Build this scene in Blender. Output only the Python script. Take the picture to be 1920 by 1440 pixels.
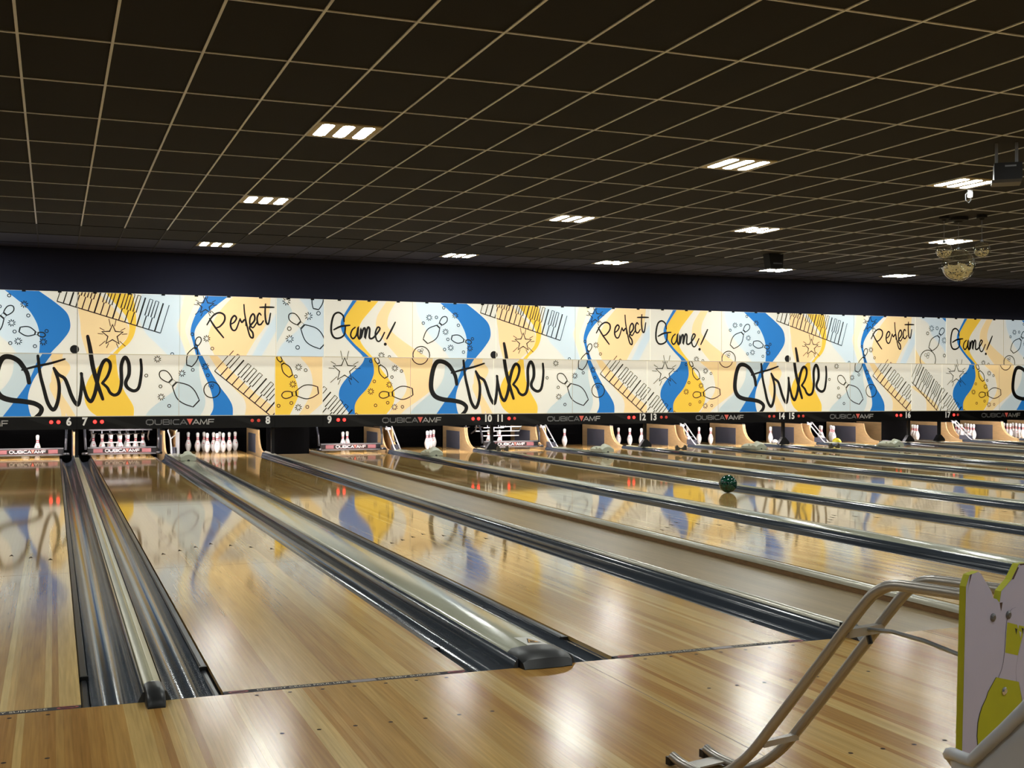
import bpy, math, random
from mathutils import Vector, Matrix
random.seed(7)
S = bpy.context.scene
for o in list(bpy.data.objects): bpy.data.objects.remove(o)
COL = S.collection

# ---------------------------------------------------------------- camera (metres; Y runs down the lanes, foul line at Y = 0, lane surface z = 0)
CX, CY, CZ = -0.6565, -4.8602, 1.2478
YAW, PITCH, ROLL, FPX = 0.3742, 0.0042, 0.0018, 2190.42
_cy, _sy = math.cos(YAW), math.sin(YAW)
FW = Vector((_sy * math.cos(PITCH), _cy * math.cos(PITCH), math.sin(PITCH)))
_r = Vector((_cy, -_sy, 0)); _u = _r.cross(FW)
RT = math.cos(ROLL) * _r + math.sin(ROLL) * _u
UP = -math.sin(ROLL) * _r + math.cos(ROLL) * _u
CAM = Vector((CX, CY, CZ))
cd = bpy.data.cameras.new('camera'); cam = bpy.data.objects.new('camera', cd); COL.objects.link(cam)
cd.sensor_fit = 'HORIZONTAL'; cd.sensor_width = 36.0; cd.lens = FPX / 1920 * 36.0
cd.clip_start = 0.05; cd.clip_end = 200
m = Matrix((RT, UP, -FW)).transposed().to_4x4(); m.translation = CAM
cam.matrix_world = m
S.camera = cam
# ---------------------------------------------------------------- world, exposure
w = bpy.data.worlds.new('world'); S.world = w; w.use_nodes = True
w.node_tree.nodes['Background'].inputs[0].default_value = (0.02, 0.02, 0.022, 1)
w.node_tree.nodes['Background'].inputs[1].default_value = 0.2
S.view_settings.view_transform = 'Standard'; S.view_settings.look = 'None'
S.view_settings.exposure = 0.0; S.view_settings.gamma = 1.0; S.view_settings.use_curve_mapping = False
S.cycles.use_denoising = True
S.cycles.max_bounces = 8; S.cycles.diffuse_bounces = 4; S.cycles.glossy_bounces = 4; S.cycles.transmission_bounces = 8
S.cycles.sample_clamp_indirect = 6.0
S.cycles.caustics_reflective = False; S.cycles.caustics_refractive = False
LAMP_POWER = 86.0      # radiance of the ceiling lamp lenses
MURAL_GLOW = 0.53      # backlight behind the printed masking panels
PIN_LIGHT = 250.0        # tubes over the pin decks

def ray(px, py): return FW + (px - 960) / FPX * RT - (py - 720) / FPX * UP
def on_y(px, py, Y):
    d = ray(px, py); return CAM + d * ((Y - CY) / d.y)
def project(p):
    d = Vector(p) - CAM; D = d.dot(FW)
    if D <= 0.05: return None
    return 960 + FPX * d.dot(RT) / D, 720 - FPX * d.dot(UP) / D

# ---------------------------------------------------------------- materials
def lin(c): return tuple(((v / 255) / 12.92 if v / 255 <= 0.04045 else ((v / 255 + 0.055) / 1.055) ** 2.4) for v in c)
MATS = {}
def mat(name, rgb, rough=0.5, metal=0.0, emit=0.0, spec=0.5, coat=0.0, noise=0.0, nscale=8.0, stretch=(1, 1, 1), bump=0.0, emit_rgb=None, transmission=0.0, ior=1.5):
    if name in MATS: return MATS[name]
    M = bpy.data.materials.new(name); M.use_nodes = True; nt = M.node_tree; b = nt.nodes['Principled BSDF']
    c = lin(rgb) + (1,)
    b.inputs['Base Color'].default_value = c; b.inputs['Roughness'].default_value = rough; b.inputs['Metallic'].default_value = metal
    b.inputs['Specular IOR Level'].default_value = spec; b.inputs['Coat Weight'].default_value = coat; b.inputs['IOR'].default_value = ior
    b.inputs['Transmission Weight'].default_value = transmission
    if emit > 0:
        b.inputs['Emission Color'].default_value = lin(emit_rgb or rgb) + (1,); b.inputs['Emission Strength'].default_value = emit
    if noise > 0 or bump > 0:
        tc = nt.nodes.new('ShaderNodeTexCoord'); mp = nt.nodes.new('ShaderNodeMapping'); mp.inputs['Scale'].default_value = stretch
        nz = nt.nodes.new('ShaderNodeTexNoise'); nz.inputs['Scale'].default_value = nscale; nz.inputs['Detail'].default_value = 5
        nt.links.new(tc.outputs['Object'], mp.inputs[0]); nt.links.new(mp.outputs[0], nz.inputs['Vector'])
        if noise > 0:
            mx = nt.nodes.new('ShaderNodeMix'); mx.data_type = 'RGBA'
            mx.inputs[6].default_value = tuple(v * (1 - noise) for v in c[:3]) + (1,); mx.inputs[7].default_value = tuple(min(1, v * (1 + noise)) for v in c[:3]) + (1,)
            nt.links.new(nz.outputs['Fac'], mx.inputs[0]); nt.links.new(mx.outputs[2], b.inputs['Base Color'])
        if bump > 0:
            bp = nt.nodes.new('ShaderNodeBump'); bp.inputs['Strength'].default_value = bump; bp.inputs['Distance'].default_value = 0.01
            nt.links.new(nz.outputs['Fac'], bp.inputs['Height']); nt.links.new(bp.outputs[0], b.inputs['Normal'])
    MATS[name] = M; return M

def wood(name, tones, rough, board=None, bump=0.0):
    """striped maple: one tone per board (per object, or per board width across a lane), grain running along Y"""
    M = bpy.data.materials.new(name); M.use_nodes = True; nt = M.node_tree; b = nt.nodes['Principled BSDF']; N = nt.nodes.new; L = nt.links.new
    tc = N('ShaderNodeTexCoord')
    if board:
        sep = N('ShaderNodeSeparateXYZ'); L(tc.outputs['Object'], sep.inputs[0])
        dv = N('ShaderNodeMath'); dv.operation = 'DIVIDE'; L(sep.outputs[0], dv.inputs[0]); dv.inputs[1].default_value = board
        fl = N('ShaderNodeMath'); fl.operation = 'FLOOR'; L(dv.outputs[0], fl.inputs[0])
        oi = N('ShaderNodeObjectInfo'); ad = N('ShaderNodeMath'); ad.operation = 'MULTIPLY_ADD'; L(oi.outputs['Random'], ad.inputs[0]); ad.inputs[1].default_value = 71.3; L(fl.outputs[0], ad.inputs[2])
        wn = N('ShaderNodeTexWhiteNoise'); wn.noise_dimensions = '1D'; L(ad.outputs[0], wn.inputs['W']); tone = wn.outputs['Value']
    else:
        oi = N('ShaderNodeObjectInfo'); sp = N('ShaderNodeSeparateColor'); L(oi.outputs['Color'], sp.inputs[0]); tone = sp.outputs[0]
    cr = N('ShaderNodeValToRGB'); cr.color_ramp.interpolation = 'LINEAR'
    els = cr.color_ramp.elements
    while len(els) < len(tones): els.new(0.5)
    for i, t in enumerate(tones):
        els[i].position = i / (len(tones) - 1); els[i].color = lin(t) + (1,)
    L(tone, cr.inputs[0])
    geo = N('ShaderNodeNewGeometry')
    mp = N('ShaderNodeMapping'); mp.inputs['Scale'].default_value = (60, 1.6, 1); L(geo.outputs['Position'], mp.inputs[0])
    nz = N('ShaderNodeTexNoise'); nz.inputs['Scale'].default_value = 1.6; nz.inputs['Detail'].default_value = 6; L(mp.outputs[0], nz.inputs['Vector'])
    mp2 = N('ShaderNodeMapping'); mp2.inputs['Scale'].default_value = (9, 0.7, 1); L(geo.outputs['Position'], mp2.inputs[0])
    nz2 = N('ShaderNodeTexNoise'); nz2.inputs['Scale'].default_value = 1.0; nz2.inputs['Detail'].default_value = 3; L(mp2.outputs[0], nz2.inputs['Vector'])
    rg = N('ShaderNodeMapRange'); L(nz.outputs['Fac'], rg.inputs[0]); rg.inputs[1].default_value = 0.3; rg.inputs[2].default_value = 0.7; rg.inputs[3].default_value = 0.80; rg.inputs[4].default_value = 1.10
    rg2 = N('ShaderNodeMapRange'); L(nz2.outputs['Fac'], rg2.inputs[0]); rg2.inputs[1].default_value = 0.3; rg2.inputs[2].default_value = 0.7; rg2.inputs[3].default_value = 0.88; rg2.inputs[4].default_value = 1.08
    ml = N('ShaderNodeMath'); ml.operation = 'MULTIPLY'; L(rg.outputs[0], ml.inputs[0]); L(rg2.outputs[0], ml.inputs[1])
    vm = N('ShaderNodeVectorMath'); vm.operation = 'SCALE'; L(cr.outputs[0], vm.inputs[0]); L(ml.outputs[0], vm.inputs['Scale'])
    L(vm.outputs[0], b.inputs['Base Color'])
    b.inputs['Specular IOR Level'].default_value = 0.5
    if isinstance(rough, tuple):      # worn duller towards the foul line, where players slide and balls land
        sy = N('ShaderNodeSeparateXYZ'); L(geo.outputs['Position'], sy.inputs[0])
        rr = N('ShaderNodeMapRange'); L(sy.outputs[1], rr.inputs[0]); rr.inputs[1].default_value = 0.0; rr.inputs[2].default_value = 3.2; rr.inputs[3].default_value = rough[0]; rr.inputs[4].default_value = rough[1]
        L(rr.outputs[0], b.inputs['Roughness'])
    else: b.inputs['Roughness'].default_value = rough
    if bump:
        bp = N('ShaderNodeBump'); bp.inputs['Strength'].default_value = bump; bp.inputs['Distance'].default_value = 0.002
        L(nz.outputs['Fac'], bp.inputs['Height']); L(bp.outputs[0], b.inputs['Normal'])
    MATS[name] = M; return M

LANE_TONES = [(164, 121, 64), (183, 144, 82), (198, 163, 100), (212, 184, 122)]
APPR_TONES = [(160, 113, 55), (181, 137, 73), (196, 157, 92), (212, 181, 117)]
WALK_TONES = [(146, 126, 92), (156, 136, 100)]
wood('lane_board', LANE_TONES, (0.25, 0.055))
wood('lane_bed', LANE_TONES, (0.25, 0.055), board=0.027028)
wood('approach_board', APPR_TONES, 0.19)
wood('approach_bed', APPR_TONES, 0.19, board=0.0273)
wood('walk_laminate', WALK_TONES, 0.35, board=0.11)
mat('ply', (176, 138, 90), 0.45, noise=0.25, nscale=3, stretch=(6, 1, 6))
mat('ply_edge', (120, 88, 52), 0.6, noise=0.5, nscale=6, stretch=(8, 3, 20))
mat('kick_wood', (212, 178, 128), 0.4, noise=0.2, nscale=2.5, stretch=(2, 2, 8))
mat('kick_plate', (92, 94, 106), 0.45, noise=0.15, nscale=6)
mat('gutter', (60, 66, 74), 0.14, noise=0.35, nscale=3, stretch=(10, 0.8, 3))
mat('rail_dark', (40, 42, 46), 0.3, noise=0.3, nscale=20, stretch=(1, 0.2, 1))
mat('rail_black', (12, 12, 13), 0.4)
mat('cap_beige', (178, 174, 146), 0.22, noise=0.12, nscale=4, stretch=(6, 0.6, 2))
mat('cap_grey', (172, 172, 152), 0.16, noise=0.12, nscale=4, stretch=(4, 0.5, 2))
mat('rail_alu', (196, 192, 176), 0.25, metal=0.35)
mat('black_plastic', (26, 27, 29), 0.38, noise=0.4, nscale=14)
mat('black_matte', (10, 10, 12), 0.75)
mat('pit_black', (5, 5, 6), 0.95, spec=0.1)
mat('fascia', (14, 14, 16), 0.3)
mat('hood', (206, 209, 190), 0.4)
mat('bracket', (86, 80, 66), 0.5)
mat('chrome', (205, 205, 208), 0.2, metal=0.9)
mat('steel', (150, 152, 156), 0.35, metal=0.8)
mat('white_metal', (225, 226, 228), 0.35)
mat('pin_white', (236, 236, 234), 0.22, coat=0.3)
mat('pin_red', (214, 48, 66), 0.3)
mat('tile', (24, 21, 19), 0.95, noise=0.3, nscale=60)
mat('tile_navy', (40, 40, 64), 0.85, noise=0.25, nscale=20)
mat('grid', (238, 242, 255), 0.5)
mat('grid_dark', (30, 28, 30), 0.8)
mat('navy_wall', (20, 22, 46), 0.85, noise=0.1, nscale=5)
mat('dark_wall', (38, 34, 34), 0.9)
mat('lamp_tray', (206, 192, 156), 0.5)
mat('lamp_lens', (251, 255, 249), 0.4, emit=LAMP_POWER)
mat('tube_lamp', (255, 246, 246), 0.4, emit=PIN_LIGHT)
mat('led_on', (255, 70, 60), 0.4, emit=5.0, emit_rgb=(255, 40, 36))
mat('led_dim', (225, 84, 70), 0.4, emit=0.25, emit_rgb=(225, 70, 60))
mat('ink', (24, 23, 24), 0.6)
mat('ink_thin', (40, 38, 36), 0.6)
mat('digit', (236, 232, 222), 0.5, emit=0.25)
mat('logo_grey', (140, 140, 142), 0.5)
mat('logo_light', (205, 203, 200), 0.5)
mat('logo_red', (226, 104, 90), 0.5, emit=0.25)
mat('foul_strip', (52, 47, 48), 0.6, spec=0.15)
mat('foul_text', (226, 216, 190), 0.6, spec=0.2)
mat('foul_red', (150, 52, 50), 0.45)
mat('foul_worn', (120, 108, 106), 0.4)
mat('mark', (52, 38, 24), 0.8, spec=0.1)
mat('seam', (90, 66, 38), 0.5)
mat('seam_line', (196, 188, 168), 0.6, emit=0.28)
mat('sticker', (206, 204, 196), 0.4)
mat('sticker_yellow', (214, 158, 50), 0.4)
mat('tube_steel', (164, 158, 150), 0.30, metal=0.55)
mat('board_white', (170, 165, 184), 0.55, noise=0.05, nscale=9)
mat('board_lime', (160, 160, 14), 0.55, noise=0.14, nscale=12)
mat('board_chip', (70, 46, 30), 0.8)
mat('chair_grey', (158, 163, 172), 0.3)
mat('bolt', (110, 110, 112), 0.35, metal=0.7)
mat('glass', (255, 255, 255), 0.02, transmission=1.0, ior=1.45)
mat('gold', (255, 238, 184), 0.35, metal=0.1)
mat('proj', (14, 16, 24), 0.45, noise=0.3, nscale=25)
mat('ball_yellow', (190, 178, 40), 0.2)
mat('purple', (120, 110, 190), 0.4)
for nm, rgb in {'film_cream': (232, 227, 211), 'film_ice': (206, 220, 226), 'film_peach': (246, 214, 158), 'film_yellow': (243, 198, 70), 'film_blue': (36, 118, 190), 'film_pale': (240, 230, 196), 'film_steel': (196, 208, 208)}.items():
    mat(nm, rgb, 0.5, emit=MURAL_GLOW, noise=0.0)
gm_ = bpy.data.materials.new('clear_acrylic'); gm_.use_nodes = True; _t = gm_.node_tree; _t.nodes.remove(_t.nodes['Principled BSDF'])
_tr = _t.nodes.new('ShaderNodeBsdfTransparent'); _tr.inputs[0].default_value = (.94, .95, .94, 1); _gl = _t.nodes.new('ShaderNodeBsdfGlossy'); _gl.inputs['Roughness'].default_value = 0.03
_lw = _t.nodes.new('ShaderNodeLayerWeight'); _pw = _t.nodes.new('ShaderNodeMath'); _pw.operation = 'POWER'; _pw.inputs[1].default_value = 2.4; _t.links.new(_lw.outputs['Facing'], _pw.inputs[0]); _fr = _t.nodes.new('ShaderNodeMath'); _fr.operation = 'MULTIPLY_ADD'; _fr.inputs[1].default_value = .75; _fr.inputs[2].default_value = .09; _t.links.new(_pw.outputs[0], _fr.inputs[0]); _mx = _t.nodes.new('ShaderNodeMixShader')
_t.links.new(_fr.outputs[0], _mx.inputs[0]); _t.links.new(_tr.outputs[0], _mx.inputs[1]); _t.links.new(_gl.outputs[0], _mx.inputs[2]); _t.links.new(_mx.outputs[0], _t.nodes['Material Output'].inputs[0]); MATS['clear_acrylic'] = gm_
mg = bpy.data.materials.new('ball_green'); mg.use_nodes = True
_b = mg.node_tree.nodes['Principled BSDF']; _b.inputs['Roughness'].default_value = 0.07
_n = mg.node_tree.nodes.new('ShaderNodeTexNoise'); _n.inputs['Scale'].default_value = 9; _n.inputs['Detail'].default_value = 4; _n.inputs['Distortion'].default_value = 1.5
_c = mg.node_tree.nodes.new('ShaderNodeValToRGB'); _c.color_ramp.elements[0].position = 0.38; _c.color_ramp.elements[0].color = (0.002, 0.012, 0.008, 1); _c.color_ramp.elements[1].position = 0.68; _c.color_ramp.elements[1].color = (0.008, 0.085, 0.05, 1)
mg.node_tree.links.new(_n.outputs['Fac'], _c.inputs[0]); mg.node_tree.links.new(_c.outputs[0], _b.inputs['Base Color']); MATS['ball_green'] = mg

# ---------------------------------------------------------------- mesh helpers
class MB:
    def __init__(s): s.v = []; s.f = []; s.smooth = False
    def add(s, vs, fs):
        o = len(s.v); s.v += [tuple(p) for p in vs]; s.f += [tuple(i + o for i in f) for f in fs]; return s
    def box(s, x0, x1, y0, y1, z0, z1):
        return s.add([(x0, y0, z0), (x1, y0, z0), (x1, y1, z0), (x0, y1, z0), (x0, y0, z1), (x1, y0, z1), (x1, y1, z1), (x0, y1, z1)],
                     [(0, 3, 2, 1), (4, 5, 6, 7), (0, 1, 5, 4), (1, 2, 6, 5), (2, 3, 7, 6), (3, 0, 4, 7)])
    def sweep_y(s, prof, y0, y1, closed=True):
        """profile of (x, z) points extruded along Y"""
        n = len(prof); vs = [(x, y0, z) for x, z in prof] + [(x, y1, z) for x, z in prof]
        fs = [(i, i + n, (i + 1) % n + n, (i + 1) % n) for i in range(n if closed else n - 1)]
        if closed: fs += [tuple(range(n)), tuple(range(2 * n - 1, n - 1, -1))]
        return s.add(vs, fs)
    def sweep_x(s, prof, x0, x1):
        """profile of (y, z) points extruded along X"""
        n = len(prof); vs = [(x0, y, z) for y, z in prof] + [(x1, y, z) for y, z in prof]
        fs = [(i, (i + 1) % n, (i + 1) % n + n, i + n) for i in range(n)] + [tuple(range(n - 1, -1, -1)), tuple(range(n, 2 * n))]
        return s.add(vs, fs)
    def tube(s, pts, r, n=10, caps=True):
        pts = [Vector(p) for p in pts]; k = len(pts); rings = []
        up = Vector((0, 0, 1))
        t0 = (pts[1] - pts[0]).normalized(); nrm = t0.orthogonal().normalized()
        for i in range(k):
            t = (pts[min(i + 1, k - 1)] - pts[max(i - 1, 0)]).normalized()
            nrm = (nrm - t * nrm.dot(t)).normalized(); bi = t.cross(nrm)
            rr = r[i] if isinstance(r, (list, tuple)) else r
            rings.append([pts[i] + (nrm * math.cos(2 * math.pi * j / n) + bi * math.sin(2 * math.pi * j / n)) * rr for j in range(n)])
        vs = [p for ring in rings for p in ring]
        fs = [(a * n + j, a * n + (j + 1) % n, (a + 1) * n + (j + 1) % n, (a + 1) * n + j) for a in range(k - 1) for j in range(n)]
        if caps: fs += [tuple(range(n - 1, -1, -1)), tuple(range((k - 1) * n, k * n))]
        return s.add(vs, fs)
    def lathe(s, prof, n=20, cx=0, cy=0, cz=0):
        """profile of (r, z) from bottom to top, about the Z axis"""
        k = len(prof); vs = []
        for r, z in prof:
            vs += [(cx + r * math.cos(2 * math.pi * j / n), cy + r * math.sin(2 * math.pi * j / n), cz + z) for j in range(n)]
        fs = [(a * n + j, a * n + (j + 1) % n, (a + 1) * n + (j + 1) % n, (a + 1) * n + j) for a in range(k - 1) for j in range(n)]
        fs += [tuple(range(n - 1, -1, -1)), tuple(range((k - 1) * n, k * n))]
        return s.add(vs, fs)
    def mesh(s, name, material, smooth=None):
        me = bpy.data.meshes.new(name); me.from_pydata(s.v, [], s.f); me.materials.append(MATS[material]); me.update()
        if smooth:
            for p in me.polygons: p.use_smooth = True
            if smooth != 'all':
                me.set_sharp_from_angle(angle=math.radians(40))
        return me
    def build(s, name, material, parent=None, smooth=None, loc=None):
        return obj(name, s.mesh(name, material, smooth), parent, loc)

def obj(name, data, parent=None, loc=None):
    o = bpy.data.objects.new(name, data); COL.objects.link(o)
    if parent is not None: o.parent = parent
    if loc is not None: o.location = loc
    return o
def tag(o, label=None, cat=None, group=None, kind=None):
    if label: o['label'] = label
    if cat: o['category'] = cat
    if group: o['group'] = group
    if kind: o['kind'] = kind
    return o
def empty(name, loc, label, cat, group=None, rz=0):
    o = obj(name, None, None, loc); o.empty_display_size = 0.1; o.rotation_euler[2] = rz
    return tag(o, label, cat, group)
def copy_tree(o, parent=None):
    c = o.copy(); COL.objects.link(c); c.parent = parent
    for ch in list(o.children): copy_tree(ch, c)
    return c

def spline(pts, n=6):
    """Catmull-Rom through 2-D points"""
    if len(pts) < 3: return list(pts)
    P = [pts[0]] + list(pts) + [pts[-1]]; out = []
    for i in range(1, len(P) - 2):
        a, b, c, d = P[i - 1], P[i], P[i + 1], P[i + 2]
        for k in range(n):
            t = k / n
            out.append(tuple(0.5 * ((2 * b[j]) + (-a[j] + c[j]) * t + (2 * a[j] - 5 * b[j] + 4 * c[j] - d[j]) * t * t + (-a[j] + 3 * b[j] - 3 * c[j] + d[j]) * t ** 3) for j in range(2)))
    out.append(tuple(pts[-1])); return out
def ribbon(pts, wd, closed=False):
    """stroke of width wd (number or list) along 2-D points, as convex quads"""
    n = len(pts); L = []; R = []
    for i in range(n):
        if closed: a, b = pts[(i - 1) % n], pts[(i + 1) % n]
        else: a, b = pts[max(i - 1, 0)], pts[min(i + 1, n - 1)]
        dx, dy = b[0] - a[0], b[1] - a[1]; l = math.hypot(dx, dy) or 1e-9
        h = (wd[i] if isinstance(wd, list) else wd) / 2
        ext = 1.0
        if 0 < i < n - 1 or closed:
            p0, p1, p2 = pts[(i - 1) % n], pts[i], pts[(i + 1) % n]
            a1 = math.atan2(p1[1] - p0[1], p1[0] - p0[0]); a2 = math.atan2(p2[1] - p1[1], p2[0] - p1[0])
            ext = min(1.0 / max(0.35, abs(math.cos((a2 - a1) / 2))), 1.8)
        nx, ny = -dy / l * h * ext, dx / l * h * ext
        L.append((pts[i][0] + nx, pts[i][1] + ny)); R.append((pts[i][0] - nx, pts[i][1] - ny))
    return [[L[i], L[(i + 1) % n], R[(i + 1) % n], R[i]] for i in range(n if closed else n - 1)]
def ring(cx, cy, r, wd, n=14): return ribbon([(cx + r * math.cos(2 * math.pi * k / n), cy + r * math.sin(2 * math.pi * k / n)) for k in range(n)], wd, True)
def disc(cx, cy, r, n=14): return [[(cx + r * math.cos(2 * math.pi * k / n), cy + r * math.sin(2 * math.pi * k / n)) for k in range(n)]]
def clip(poly, x0, x1, y0, y1):
    def cut(P, inside, inter):
        out = []
        for i in range(len(P)):
            a, b = P[i - 1], P[i]
            if inside(b):
                if not inside(a): out.append(inter(a, b))
                out.append(b)
            elif inside(a): out.append(inter(a, b))
        return out
    def ix(v): return lambda a, b: (v, a[1] + (b[1] - a[1]) * (v - a[0]) / (b[0] - a[0]))
    def iy(v): return lambda a, b: (a[0] + (b[0] - a[0]) * (v - a[1]) / (b[1] - a[1]), v)
    for ins, itr in ((lambda p: p[0] >= x0, ix(x0)), (lambda p: p[0] <= x1, ix(x1)), (lambda p: p[1] >= y0, iy(y0)), (lambda p: p[1] <= y1, iy(y1))):
        if not poly: return []
        poly = cut(poly, ins, itr)
    return poly if len(poly) >= 3 else []

_txt = {}
def text_mesh(body, size, material, bold=0.0, sx=1.0, rot=None):
    """lettering as a flat mesh, centred on its origin, in the XZ plane facing -Y ('wall') or in the XY plane ('floor')"""
    key = (body, size, material, bold, sx, rot)
    if key in _txt: return _txt[key]
    cu = bpy.data.curves.new('lettering', 'FONT'); cu.body = body; cu.size = size; cu.align_x = 'CENTER'; cu.align_y = 'CENTER'; cu.offset = bold; cu.resolution_u = 3
    t = bpy.data.objects.new('lettering', cu); COL.objects.link(t)
    bpy.context.view_layer.update()
    me = bpy.data.meshes.new_from_object(t.evaluated_get(bpy.context.evaluated_depsgraph_get()))
    bpy.data.objects.remove(t)
    for v in me.vertices:
        x, y = v.co.x * sx, v.co.y
        v.co = (x, 0, y) if rot != 'floor' else (x, y, 0)
    me.materials.clear(); me.materials.append(MATS[material]); me.name = 'lettering'
    _txt[key] = me; return me

# ---------------------------------------------------------------- layout across the house
W = 1.0541; GUT = 0.235; HALF = 0.2735; PAIR = 3.3768; FILL = 0.8762
BASE = {5: -0.277 - PAIR, 7: -0.277, 9: 3.976, 11: 7.353, 13: 10.73, 15: 14.107, 17: 18.36, 19: 21.737}
LANES = range(5, 21)
def left(n): return BASE[n if n % 2 else n - 1] + HALF + (1.7765 if n % 2 == 0 else 0)
LANE_END = 19.2; MASK_Y = 16.52; MASK_YU = 16.39; CEIL = 3.633
X_MIN, X_MAX, Y_MIN, Y_MAX = -6.5, 27.0, -9.0, 20.6
NUM = dict(zip(range(5, 21), 'five six seven eight nine ten eleven twelve thirteen fourteen fifteen sixteen seventeen eighteen nineteen twenty'.split()))
CAPW = (1.7765 - W - 2 * GUT) / 2      # half width of the wide caps

# ---------------------------------------------------------------- room shell
b = MB(); b.box(X_MIN, X_MAX, Y_MIN, Y_MAX, -0.45, -0.35); fl = b.build('floor', 'pit_black'); tag(fl, 'dark sub floor under the lanes and pits', None, None, 'structure')
b = MB(); b.box(X_MIN - .1, X_MIN, Y_MIN, Y_MAX, -.45, 3.9); tag(b.build('wall_left', 'dark_wall'), 'plain dark side wall of the bowling hall', None, None, 'structure')
b = MB(); b.box(X_MAX, X_MAX + .1, Y_MIN, Y_MAX, -.45, 3.9); tag(b.build('wall_right', 'dark_wall'), 'plain dark far side wall of the bowling hall', None, None, 'structure')
b = MB(); b.box(X_MIN, X_MAX, Y_MIN - .1, Y_MIN, -.45, 3.9); tag(b.build('wall_front', 'dark_wall'), 'plain dark wall at the seating end', None, None, 'structure')
b = MB(); b.box(X_MIN, X_MAX, Y_MAX, Y_MAX + .1, -.45, 3.9); tag(b.build('wall_pit', 'pit_black'), 'black wall behind the pin pits', None, None, 'structure')
b = MB(); b.box(X_MIN, X_MAX, MASK_Y + .02, MASK_Y + .10, 2.70, CEIL + .02); tag(b.build('wall_back', 'navy_wall'), 'dark navy wall band above the printed masking panels', None, None, 'structure')

# ceiling: tiles in a metal grid
GX0, GSX, GY0, GSY = -0.8904, 0.6077, 2.4281, 1.2212
LIGHT_COLS = [-9, -3, 4, 11, 16, 22, 27, 33]
LIGHT_ROWS = [(-9, 0.25), (-6, 0.75), (-2, 0.75), (2, 0.75), (6, 0.25), (10, 0.25)]
LIGHTS = [(i, j, f) for j, f in LIGHT_ROWS for i in LIGHT_COLS if not (i == 33 and j == 10)]
lit = {(i, j): f for i, j, f in LIGHTS}
b = MB(); b.box(X_MIN, X_MAX, Y_MIN, Y_MAX, CEIL + .05, CEIL + .12)
ceiling = b.build('ceiling', 'black_matte'); tag(ceiling, 'black tiled suspended ceiling with a pale metal grid', None, None, 'structure')
cells = []
for j in range(-10, 12):
    for i in range(-10, 46):
        x0, y0 = GX0 + i * GSX, GY0 + j * GSY
        if x0 < X_MIN or x0 + GSX > X_MAX or y0 < Y_MIN or y0 > MASK_Y: continue
        y1 = min(y0 + GSY, MASK_Y + .01); ya = y0; yb = y1
        if (i, j) in lit:
            if lit[(i, j)] > .5: yb = y0 + GSY / 2
            else: ya = y0 + GSY / 2
        if yb - ya < .05: continue
        p = project((x0 + GSX / 2, (ya + yb) / 2, CEIL)); vis = p is not None and -60 < p[0] < 1980 and -60 < p[1] < 760
        cells.append((not vis, (Vector((x0, ya, CEIL)) - CAM).length, x0, ya, yb, j))
cells.sort()
tile_me = {}; rest = {'tile': MB(), 'tile_navy': MB()}
for k, (hid, d, x0, ya, yb, j) in enumerate(cells):
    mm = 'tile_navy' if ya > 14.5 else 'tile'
    if k < 300 and not hid:
        key = (round(yb - ya, 3), mm)
        if key not in tile_me:
            t = MB(); t.box(.006, GSX - .006, .006, yb - ya - .006, 0.004, .02); tile_me[key] = t.mesh('ceiling_tile', mm)
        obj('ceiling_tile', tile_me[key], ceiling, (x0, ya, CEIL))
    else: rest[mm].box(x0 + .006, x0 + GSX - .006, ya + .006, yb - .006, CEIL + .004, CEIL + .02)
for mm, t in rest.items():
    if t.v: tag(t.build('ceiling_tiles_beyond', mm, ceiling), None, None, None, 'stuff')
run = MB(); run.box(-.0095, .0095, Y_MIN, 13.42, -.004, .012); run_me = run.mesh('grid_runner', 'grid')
run2 = MB(); run2.box(-.0095, .0095, 13.42, MASK_Y, -.004, .012); run2_me = run2.mesh('grid_runner', 'grid_dark')  # far stretch coloured dark to imitate the weaker light near the back wall
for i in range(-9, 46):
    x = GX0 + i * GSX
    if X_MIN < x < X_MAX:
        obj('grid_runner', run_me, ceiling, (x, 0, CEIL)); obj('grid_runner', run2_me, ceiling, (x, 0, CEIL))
for j in range(-9, 12):
    y = GY0 + j * GSY
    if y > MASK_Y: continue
    c = MB(); c.box(X_MIN, X_MAX, y - .008, y + .008, -.0035, .010); c.build('grid_cross_bar', 'grid' if y < 13.3 else 'grid_dark', ceiling, None, (0, 0, CEIL))  # far cross bars take the same painted-in shade

# ceiling lamps
def lamp_proto():
    root = empty('ceiling_lamp', (0, 0, 0), 'x', 'lamp', 'recessed ceiling lamps')
    t = MB(); s = GSX / 2 - .012; t.box(-s, s, -s, s, -.0045, .03); t.build('lamp_tray', 'lamp_tray', root)
    for x in (-1, 0, 1):
        # rounded lens
        pr = []; hw, hl, r = .056, .250, .045
        for cx, cy, a0 in ((hw - r, hl - r, 0), (-hw + r, hl - r, 90), (-hw + r, -hl + r, 180), (hw - r, -hl + r, 270)):
            pr += [(cx + r * math.cos(math.radians(a0 + a)), cy + r * math.sin(math.radians(a0 + a))) for a in (0, 30, 60, 90)]
        n = len(pr); q = MB(); q.add([(px, py, -.0046) for px, py in pr] + [(px, py, -.003) for px, py in pr], [tuple(range(n - 1, -1, -1)), tuple(range(n, 2 * n))] + [(k, (k + 1) % n, (k + 1) % n + n, k + n) for k in range(n)])
        q.build('lamp_lens', 'lamp_lens', root, None, (x * .188, 0, 0))
    return root
proto = lamp_proto()
rows_word = {-9: 'behind the seats', -6: 'over the approach', -2: 'near the foul line', 2: 'before mid lane', 6: 'past mid lane', 10: 'close to the masking wall'}
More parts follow.
